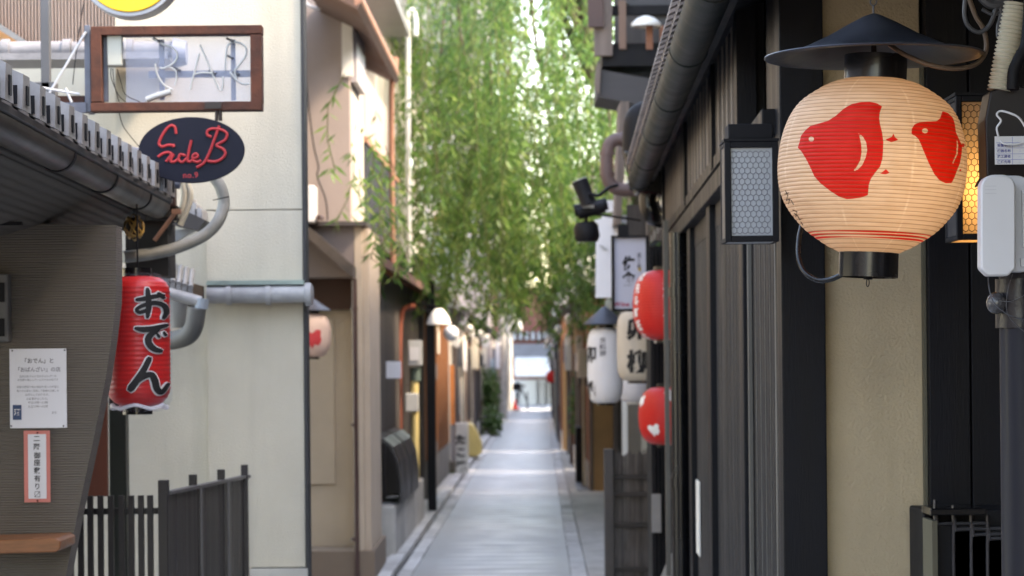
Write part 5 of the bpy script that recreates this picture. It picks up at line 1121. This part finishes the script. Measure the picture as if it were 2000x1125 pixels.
sh_ = thing('enamel_lamp', 'large white enamel lamp shade under the left eave', 'lamp', P(857,630,24.2))
part('shade', MB().lathe([(.118,0),(.120,.004),(.10,.07),(.06,.13),(.03,.155)], P(857,634,24.2), 28), offwhite, sh_, sm=True)
part('arm', MB().tube([P(857,600,24.2),P(800,590,24.6)], .01, 6), matt_black, sh_)
gl = thing('globe_lamp', 'round white globe lamp beside the enamel lamp shade', 'lamp', P(881,665,24.4))
part('globe', MB().ball(P(881,651,24.4), .077, 20), M('opal',(.72,.74,.76),.3,var=.02,coat=.3), gl, sm=True); part('neck', MB().tube([P(881,636,24.4),P(881,628,24.4)], .025, 10).tube([P(881,630,24.4),P(820,600,24.6)],.008,6), matt_black, gl)
OH = thing('orange_fronted_house', 'house with orange brown wooden front and grey stone base beyond the yellow pole', 'house', (-2,33,0))
part('wall', lb_(1.36,3.5,29.3,37,0,2.9), darkwood, OH); part('wooden_front', lb_(1.335,1.3595,29.5,36.6,.48,2.3), orangewood, OH)
for z in (.95,1.5): pass
for i in range(14): part('front_batten', lb_(1.325,1.3345,29.6+i*.5,29.63+i*.5,.48,2.3), M('batten_orange',(.22,.09,.03),.6), OH)
part('front_base', lb_(1.33,1.3595,29.4,37,0,.46), M('base_grey',(.15,.145,.135),.85,var=.3), OH); part('price_holder', lb_(1.30,1.334,30.2,31.6,.48,.64), greywood, OH)
part('notice', lb_(1.318,1.3245,31,32.2,1.42,1.62), greywood, OH); part('wall_plate', lb_(1.318,1.3245,32.3,33,1.75,2.1), M('plate_cream',(.5,.45,.38),.6), OH)
part('eave', MB().prism([(-1.12,2.42),(-1.7,2.72),(-1.7,2.78),(-1.12,2.48)],29.1,37.1,KS), rooftile, OH); part('upper_wall', lb_(1.66,3.6,29.3,37,2.8,5.4), M('upper_cream',(.48,.44,.36),.9,bump=.3), OH)
part('roof', MB().prism([(-1.4,5.4),(-3.6,6.2),(-3.6,6.3),(-1.4,5.5)],29.1,37.1,KS), rooftile, OH)
for ya in (30,33.5): w2_ = part('window', lb_(1.60,1.6599,ya,ya+2,3.4,4.6), offwhite, OH); part('pane', lb_(1.594,1.5999,ya+.1,ya+1.9,3.5,4.5), glassdark, w2_)
solo('drain_pipe', MB().tube([P(797,35,25.6),P(797,300,25.6),P(799,530,25.6)], .028, 10), offwhite, 'tall sunlit white drainpipe on the left behind the first willow leaves', 'pipe', sm=True)
solo('drain_loop', MB().tube(spline([P(797,60,25.5),P(796,32,25.5),P(806,20,25.5),P(812,40,25.5),P(812,70,25.5)],5), .028, 10), offwhite, 'bent top of the white drainpipe below the roof corner', 'pipe', sm=True)
rl = thing('glowing_post', 'orange lacquered post beside the white banner sign', 'post', (UX(881,37.4),37.4,0))
part('post', MB().box(UX(877,37.4),UX(885,37.4),37.4,37.5,0,UZ(712,37.4)), M('orange_lacquer',(.60,.20,.06),.4), rl); part('foot', MB().box(UX(876,37.35),UX(886,37.35),37.33,37.395,0,UZ(828,37.4)), M('foot_grey',(.2,.19,.2),.6), rl)
bn = thing('standing_sign', 'white standing sign with black brush characters at the left kerb', 'sign', (UX(899,36),36,0))
part('board', MB().box(UX(887,36),UX(912,36),36,36.12,.05,UZ(825,36)), M('sign_pale',(.60,.62,.60),.6), bn, bev=.01)
part('lettering', flat(column('たこ焼',1.3,.05,.04,2), 900,884,20,35.995), black_ink, bn)
ar = thing('yellow_arch', 'pale yellow curved fender panel leaning past the white standing sign', 'fender', (UX(925,42),42,0))
part('panel', MB().prism([(UX(x,42),UZ(y_,42)) for x, y_ in ((911,826),(920,830),(930,848),(937,868),(938,884),(930,890),(911,890))],42,43.2), M('arch_yellow',(.62,.47,.17),.6), ar)
LW = [('pale rendered house on the left behind the white standing sign',37.8,44.5,1.36,5.4,creamwall,None,(40,41.5)),
      ('grey brown house on the left after the yellow curved panel',45.2,53,1.36,5.2,M('far_brown',(.20,.15,.12),.85),creamwall,(47,49)),
      ('dark lattice house on the left toward the far end',53.6,63,1.38,5.0,darkwood,buffwall,(56,58)),
      ('reddish brown house on the left with plants at its door',63.5,75,1.40,5.4,brownwood,None,(66,69)),
      ('last dark house on the left before the cross street',75.5,90,1.42,5.2,darkwood,concrete,(78,82))]
for lb, a, b, xo_, h, wm, um, dr_ in LW: house(lb, -1, a, b, xo_, h-1.0, wm, um, door=dr_, slats=(a+.4,a+2.2,.6,1.9), depth=3.4)
for px, py, Y, w_, h_, m_, lb in ((958,715,62,15,28,M('pale_blue_sign',(.42,.52,.58),.6),'pale blue box sign on the left under the willow tips'),(928,690,46,12,60,M('cream_banner',(.58,.52,.40),.7),'cream vertical banner on the left past the globe lamp'),
    (972,690,70,8,60,whiteboard,'thin white vertical sign farther down the left side'),(948,668,55,14,22,white_pl,'small white box lamp on the left above the pale blue sign'),(985,745,78,8,16,M('sign_white2',(.6,.6,.62),.6),'tiny white sign at the far left end of the lane'),(903,620,40,16,30,M('grey_box',(.30,.31,.34),.6),'grey electrical box high on the left under the leaves'),
    (868,500,33,62,105,bluewash,'large pale blue sheet sign seen through the willow leaves'),(852,425,32.5,32,60,whiteboard,'white poster board with orange mark above the pale blue sheet')):
    solo('hanging_sign', MB().pbox(px-w_/2,px+w_/2,py-h_/2,py+h_/2,Y,.12), m_, lb, 'sign', bev=.005)
solo('orange_mark', MB().ball(P(853,428,32.45), .05, 12), M('mark_orange',(.6,.16,.03),.5), 'small orange dot on the white poster board behind the leaves', 'mark', sm=True)
for px, Y, lb in ((980,74,'slim grey utility pole on the left near the far end'),(993,88,'farthest grey utility pole at the left corner of the cross street')):
    t = thing('utility_pole', lb, 'utility pole', (UX(px,Y),Y,0)); part('pole', MB().tube([(UX(px,Y),Y,0),(UX(px,Y),Y,7)], [.13,.10], 12), concrete, t, sm=True)
    for z in (3.4,4.3): part('crossarm', MB().box(UX(px,Y)-.5,UX(px,Y)+.5,Y-.05,Y+.05,z,z+.08), greysteel, t)
    part('transformer', MB().tube([(UX(px,Y)+.3,Y,2.8),(UX(px,Y)+.3,Y,3.3)], .17, 12), metergrey, t, sm=True)
# ---- the far end
FE = thing('end_building', 'brick red building with white awning and shutters closing the far end of the lane', 'building', (0.6,100,0))
part('wall', MB().box(UX(900,100),UX(1200,100),100,104,0,UZ(560,100)), brick_m, FE)
part('white_front', MB().box(UX(996,99.8),UX(1120,99.8),99.8,99.99,0,UZ(742,100)), M('shop_white',(.82,.83,.81),.6,var=.04), FE)
for x in (1008,1046,1062): part('mullion', MB().box(UX(x,99.7),UX(x+1.5,99.7),99.7,99.79,0,UZ(745,100)), greysteel, FE)
part('awning', MB().prism_yz([(98.0,UZ(736,98)),(98.0,UZ(730,98)),(99.9,UZ(697,99.9)),(99.9,UZ(702,99.9))], UX(1004,99), UX(1095,99)), M('awning_white',(.85,.85,.84),.6), FE)
part('grey_band', MB().box(UX(990,99.85),UX(1120,99.85),99.85,99.99,UZ(697,100),UZ(672,100)), M('band_grey',(.18,.19,.22),.7), FE)
for i in range(7):
    x = 1000+i*12; w2_ = part('window', MB().box(UX(x,99.8),UX(x+8,99.8),99.82,99.99,UZ(665,100),UZ(648,100)), darkwood, FE); part('pane', MB().box(UX(x+1,99.8),UX(x+7,99.8),99.80,99.819,UZ(664,100),UZ(649,100)), M('pane_sky',(.4,.42,.45),.3), w2_)
struct('cross_street', MB().box(-12,14,94,99.6,-.018,.004), M('bright_asphalt',(.36,.36,.35),.7))
cn = thing('traffic_cone', 'small red traffic cone at the left of the far end', 'cone', (UX(1004,88),88,0)); part('cone', MB().lathe([(.10,.03),(.02,.36),(.001,.37)], (UX(1004,88),88,0), 16), M('cone_red',(.6,.04,.03),.5), cn, sm=True); part('foot', MB().box(UX(1004,88)-.2,UX(1004,88)+.2,87.8,88.2,0,.04), matt_black, cn)
bk_ = thing('parked_bicycle', 'dark parked bicycle beside the red cone at the far end', 'bicycle', (UX(1016,87),87,0)); bx_ = UX(1016,87)
for dy in (-.3,.35): part('wheel', MB().tube([(bx_+dy*.6,87+dy+.31*math.cos(t),.32+.31*math.sin(t)) for t in np.linspace(0,6.28,24)], .03, 6, False), matt_black, bk_)
part('frame', MB().tube([(bx_-.18,86.7,.32),(bx_,87,.75),(bx_+.21,87.35,.32)], .03, 6).tube([(bx_-.1,86.8,.7),(bx_-.15,86.75,1.0)], .025, 6), matt_black, bk_); part('seat', MB().ball((bx_+.05,87.1,.85), .1, 10, .5), matt_black, bk_)
part('basket', MB().box(bx_-.3,bx_-.02,86.4,86.65,.7,.95), matt_black, bk_)
# ---- tall buildings behind the leaves
tb1 = thing('concrete_tower', 'mauve grey concrete block rising behind the upper left of the willow', 'building', (-5,60,0))
part('wall', MB().box(UX(760,60),UX(955,60),60,70,0,14), M('tower_mauve',(.36,.33,.34),.9,var=.1), tb1)
for i in range(5):
    for j in range(3):
        w2_ = part('window', MB().pbox(790+j*55,825+j*55,-90+i*105,-40+i*105,59.95,.049), M('tower_frame',(.2,.2,.22),.6), tb1); part('pane', MB().pbox(793+j*55,822+j*55,-86+i*105,-44+i*105,59.93,.019), glassdark, w2_)
for i in range(5): part('floor_band', MB().pbox(760,955,-15+i*105,-2+i*105,59.9,.05), M('tower_band',(.24,.23,.25),.8), tb1)
tb2 = thing('cream_block', 'cream apartment block lit by the sun behind the middle of the willow', 'building', (0,110,0))
part('wall', MB().box(UX(940,112),UX(1030,112),112,120,0,UZ(250,112)), creamwall, tb2)
for i in range(6): w2_ = part('window', MB().pbox(955+(i%2)*34,975+(i%2)*34,300+(i//2)*90,340+(i//2)*90,111.9,.09), greysteel, tb2); part('pane', MB().pbox(957+(i%2)*34,973+(i%2)*34,303+(i//2)*90,337+(i//2)*90,111.86,.039), glassdark, w2_)
tb3 = thing('grey_block', 'grey block of flats behind the right part of the willow', 'building', (3,90,0))
part('wall', MB().box(UX(1085,90),UX(1400,90),90,100,0,UZ(330,90)), M('block_grey',(.34,.31,.29),.9,var=.1), tb3)
for i in range(6): w2_ = part('window', MB().pbox(1095+(i%2)*40,1120+(i%2)*40,370+(i//2)*80,405+(i//2)*80,89.9,.09), greysteel, tb3); part('pane', MB().pbox(1097+(i%2)*40,1118+(i%2)*40,373+(i//2)*80,402+(i//2)*80,89.86,.039), glassdark, w2_)
for i in range(5):
    solo('overhead_wire', MB().tube([(UX(700,30)+i*.1,30,4.6+i*.25),(.3,60,3.7+i*.2),(UX(990,88),88,4.2)], .012, 5), matt_black, ['lowest','second','third','fourth','topmost'][i]+' overhead wire running down the lane behind the leaves', 'wire')
# ================================================================= PLANTS
leaf_cols = [(.095,.20,.045),(.165,.29,.07),(.04,.105,.028),(.32,.40,.12)]
def leaf_mat(name, cs, tr=.5):
    m = bpy.data.materials.new(name); m.use_nodes = True; n = m.node_tree.nodes; l = m.node_tree.links; b = n['Principled BSDF']; b.inputs['Roughness'].default_value = .45
    g = n.new('ShaderNodeNewGeometry'); cr = n.new('ShaderNodeValToRGB'); l.new(g.outputs['Random Per Island'], cr.inputs[0]); e = cr.color_ramp.elements
    e[0].position = 0; e[0].color = (*cs[2],1); e[1].position = 1; e[1].color = (*cs[3],1)
    a = e.new(.4); a.color = (*cs[0],1); a = e.new(.8); a.color = (*cs[1],1)
    l.new(cr.outputs[0], b.inputs['Base Color']); t = n.new('ShaderNodeBsdfTranslucent'); l.new(cr.outputs[0], t.inputs[0]); ms = n.new('ShaderNodeMixShader'); ms.inputs[0].default_value = tr
    l.new(b.outputs[0], ms.inputs[1]); l.new(t.outputs[0], ms.inputs[2]); l.new(ms.outputs[0], n['Material Output'].inputs[0]); return m
willow_m = leaf_mat('willow_leaf', leaf_cols)
W = thing('willow_tree', 'weeping willow hanging its green leafy strands over the middle of the lane', 'tree', (1.75,29,0))
part('trunk', MB().tube(spline([(1.75,29,0),(1.7,29,1.6),(1.55,28.8,3.2),(1.2,28.6,4.8),(.7,28.4,6.0)],6), [.17-.0035*i for i in range(25)], 12), bark, W, sm=True)
wr = np.random.RandomState(5)
limbs = []
part('limb', MB().tube(spline([(.7,28.4,6.0),(-.6,25,6.2),(-.95,21,5.6),(-1.1,18,4.6)],8), .03, 6), bark, W, sm=True)
for i in range(16):
    t = i/15; x1 = -1.15+2.35*t; yv = 25+wr.rand()*7; z1 = 6.0+wr.rand()*.9
    pts = spline([(1.2-.3*wr.rand(),28.6,4.8),((x1+1.0)/2,(28.5+yv)/2,6.3+wr.rand()*.4),(x1,yv,z1),(x1-.15,yv-.5,z1-.5)],5); limbs.append(pts)
    part('limb', MB().tube(pts, [.05-.0026*j for j in range(len(pts))], 6), bark, W, sm=True)
V = []; twig = MB()
def zbot(px): # lowest leaves by photo column
    xs = [700,760,790,840,900,950,1000,1050,1100,1150,1200,1230]; ys = [430,520,600,560,640,610,590,640,650,650,640,430]
    return float(np.interp(px, xs, ys))
n_str = 0; lv = []
from mathutils import noise as mn
def leaf_at(c_, az):
    out_ = wr.uniform(.3,1.0); ln_ = wr.uniform(.07,.14); wd = wr.uniform(.008,.0145)
    d_ = np.array([math.cos(az)*out_, math.sin(az)*out_, -1.0+wr.rand()*.6]); d_ /= np.linalg.norm(d_)
    s_d = np.cross(d_, [math.sin(az+wr.rand()),math.cos(az),.4]); s_d /= np.linalg.norm(s_d)+1e-6
    lv.append((c_, c_+d_*ln_*.45+s_d*wd, c_+d_*ln_, c_+d_*ln_*.45-s_d*wd))
while n_str < 480:
    wisp = n_str < 36
    if wisp: px = wr.uniform(640,790); px = max(px, wr.uniform(640,790)); Yv = wr.uniform(16.5,18.0) if px < 745 else wr.uniform(19,24)
    else:
        px = wr.uniform(785,1215); Yv = wr.uniform(24.6,31.5)
        if wr.rand() < .22: px = wr.uniform(880,1060)
    x = (px-1000)*Yv/F
    g_ = math.sin(px*.045)*.5+math.sin(px*.11+1)*.5
    if wisp: bot = np.interp(px, [640,700,745,790],[470,480,560,600])-wr.rand()*150
    else: bot = zbot(px)+30-abs(wr.randn())*(70 if g_ > 0 else 150)-(90 if wr.rand() < .3 else 0)
    zb = EYE+(HY-bot)*Yv/F
    zt_ = wr.uniform(5.6,6.9)
    if wisp: zt_ = zb+wr.uniform(.25,.8)
    elif wr.rand() < .35: zt_ = zb+wr.uniform(.7,2.2)
    if zt_-zb < .2: continue
    if not wisp and 1060 < px < 1112 and zt_ > 5.1 and wr.rand() < .55: zt_ = 4.85
    L_ = zt_-zb; m_ = max(3,int(L_/.25)); pts = []
    dx, dy, pa_, am = wr.randn()*.035, wr.randn()*.03, wr.rand()*6.28, wr.uniform(.03,.11)
    for j in range(m_+1):
        t = j/m_; pts.append((x+dx*j+am*math.sin(3.2*t+pa_)+.35*am*math.sin(9*t+pa_*2), Yv+dy*j+.05*math.cos(4*t+pa_), zt_-L_*t))
    if n_str % 2 == 0: twig.tube(pts, .0045, 3, False)
    pa = np.array(pts); nl = int(L_/(.020 if not wisp else .035)); dens = wr.uniform(.45,1.0)
    for q in range(nl):
        u_ = wr.rand()*m_; j = min(int(u_), m_-1); c_ = pa[j]+(pa[j+1]-pa[j])*(u_-j)
        nv = mn.noise(Vector((c_[0]*2.2, c_[1]*.5, c_[2]*1.3)))+.5*mn.noise(Vector((c_[0]*6, c_[1]*.8, c_[2]*3)))
        if not wisp and wr.rand() > dens*(1.15 if nv > 0 else .24): continue
        az = wr.rand()*6.283; sp_ = (.02+.11*max(0,mn.noise(Vector((n_str*3.1, 0, c_[2]*2.2)))))*(0 if wisp else 1)
        leaf_at(c_+np.array([math.cos(az),math.sin(az),0])*sp_*wr.rand()*1.6+np.array([0,0,-sp_*wr.rand()]), az)
    if not wisp and wr.rand() < .75:                    # side sprays bending out of the strand
        for s_ in range(wr.randint(1,4)):
            j = wr.randint(0,m_); az = wr.rand()*6.28; r_ = wr.uniform(.12,.32); l2 = wr.uniform(.25,.7); b0 = pa[j]; sp = []
            for q in range(7):
                t = q/6; sp.append(b0+np.array([math.cos(az)*r_*(1-(1-t)**2), math.sin(az)*r_*(1-(1-t)**2), .05*t-l2*t*t]))
            twig.tube([tuple(p) for p in sp], .003, 3, False)
            for q in range(int(l2/.017)):
                u_ = wr.rand()*6; j2 = min(int(u_),5); leaf_at(sp[j2]+(sp[j2+1]-sp[j2])*(u_-j2), wr.rand()*6.283)
    n_str += 1
for i in range(9):
    px = 800+i*48+wr.rand()*25; Yv = 26+wr.rand()*4; x = (px-1000)*Yv/F
    part('branch', MB().tube(spline([(.2,28.4,6.5),(x*.8,Yv,6.1),(x,Yv,5.3),(x+.08*wr.randn(),Yv,4.2),(x+.12*wr.randn(),Yv-.2,3.3-wr.rand()*.5)],6), [.03-.0009*j for j in range(25)], 6), bark, W, sm=True)
lv = np.array(lv).reshape(-1,3); nf = len(lv)//4
me = bpy.data.meshes.new('leaves'); me.vertices.add(len(lv)); lv2 = lv-np.array([1.75,29,0]); me.vertices.foreach_set('co', lv2.astype(np.float32).ravel())
me.loops.add(nf*4); me.loops.foreach_set('vertex_index', np.arange(nf*4, dtype=np.int32)); me.polygons.add(nf); me.polygons.foreach_set('loop_start', np.arange(0,nf*4,4, dtype=np.int32)); me.update(calc_edges=True)
print('willow leaves', nf)
part('leaves', me, willow_m, W, kind='stuff'); part('hanging_twigs', twig, M('twig_olive',(.075,.085,.025),.7), W, kind='stuff')
def bush(label, cpx, cpy, Y, rx, rz, n_, nm='potted_plant', mat=None, pot=True, lnm=.06):
    c_ = P(cpx,cpy,Y); T = thing(nm, label, 'plant', (c_.x,c_.y,0)); mb = MB()
    for i in range(n_):
        d_ = Vector((wr.randn(),wr.randn(),wr.randn())).normalized()*(wr.rand()**.5); q = Vector((c_.x+d_.x*rx,c_.y+d_.y*rx,c_.z+d_.z*rz)); a_ = Vector((wr.randn(),wr.randn(),wr.randn()-.2)).normalized()*lnm; b_ = a_.orthogonal().normalized()*lnm*.3
        mb.add([q,q+a_*.5+b_,q+a_,q+a_*.5-b_], [(0,1,2,3)])
    part('leaves', mb, mat or bush_m, T, kind='stuff')
    part('stem', MB().tube([(c_.x,c_.y,.1),(c_.x,c_.y,c_.z)], .012, 6), bark, T)
    if pot: part('pot', MB().lathe([(.001,.03),(.08,.03),(.11,.2),(.10,.2),(.09,.18)], (c_.x,c_.y,0), 16), M('pot_grey',(.2,.18,.16),.8), T, sm=True)
bush_m = leaf_mat('bush_leaf', [(.06,.13,.03),(.09,.18,.04),(.03,.08,.02),(.13,.2,.05)], .3)
bush('small green plant at the left kerb under the orange brown front', 885,930,36.5,.11,.22,400)
bush('taller green shrub on the left between the far signs', 955,765,58,.28,.6,900,lnm=.09)
bush('low dark shrub at the foot of the far left houses', 960,825,56,.28,.4,700,lnm=.09)
bush('narrow climbing plant on the right between posts and dark block', 1133,790,38,.16,.6,900,pot=False,lnm=.07,nm='climbing_plant')

GROUPS = {'red_lantern':'red paper lanterns on the right','white_lantern':'white paper lanterns on the right','spotlight':'black spotlights on one rod','hanging_sign':'signs hanging along the lane','utility_pole':'utility poles down the lane','overhead_wire':'overhead wires down the lane','townhouse':'townhouses along the lane','box_lantern':'box lanterns with hexagon wire','paper_lantern':'round paper lanterns','potted_plant':'potted plants along the left kerb','hanging_cable':'cables at the top right','thin_wire':'thin wires on the left','thin_hose':'thin hoses at the shop corner','hose_tie':'ties on the grey hose','enamel_lamp':'white enamel lamp shades'}
for o in list(C.objects):
    if o.parent is None and 'category' in o and o.name.split('.')[0] in GROUPS and 'group' not in o: o['group'] = GROUPS[o.name.split('.')[0]]
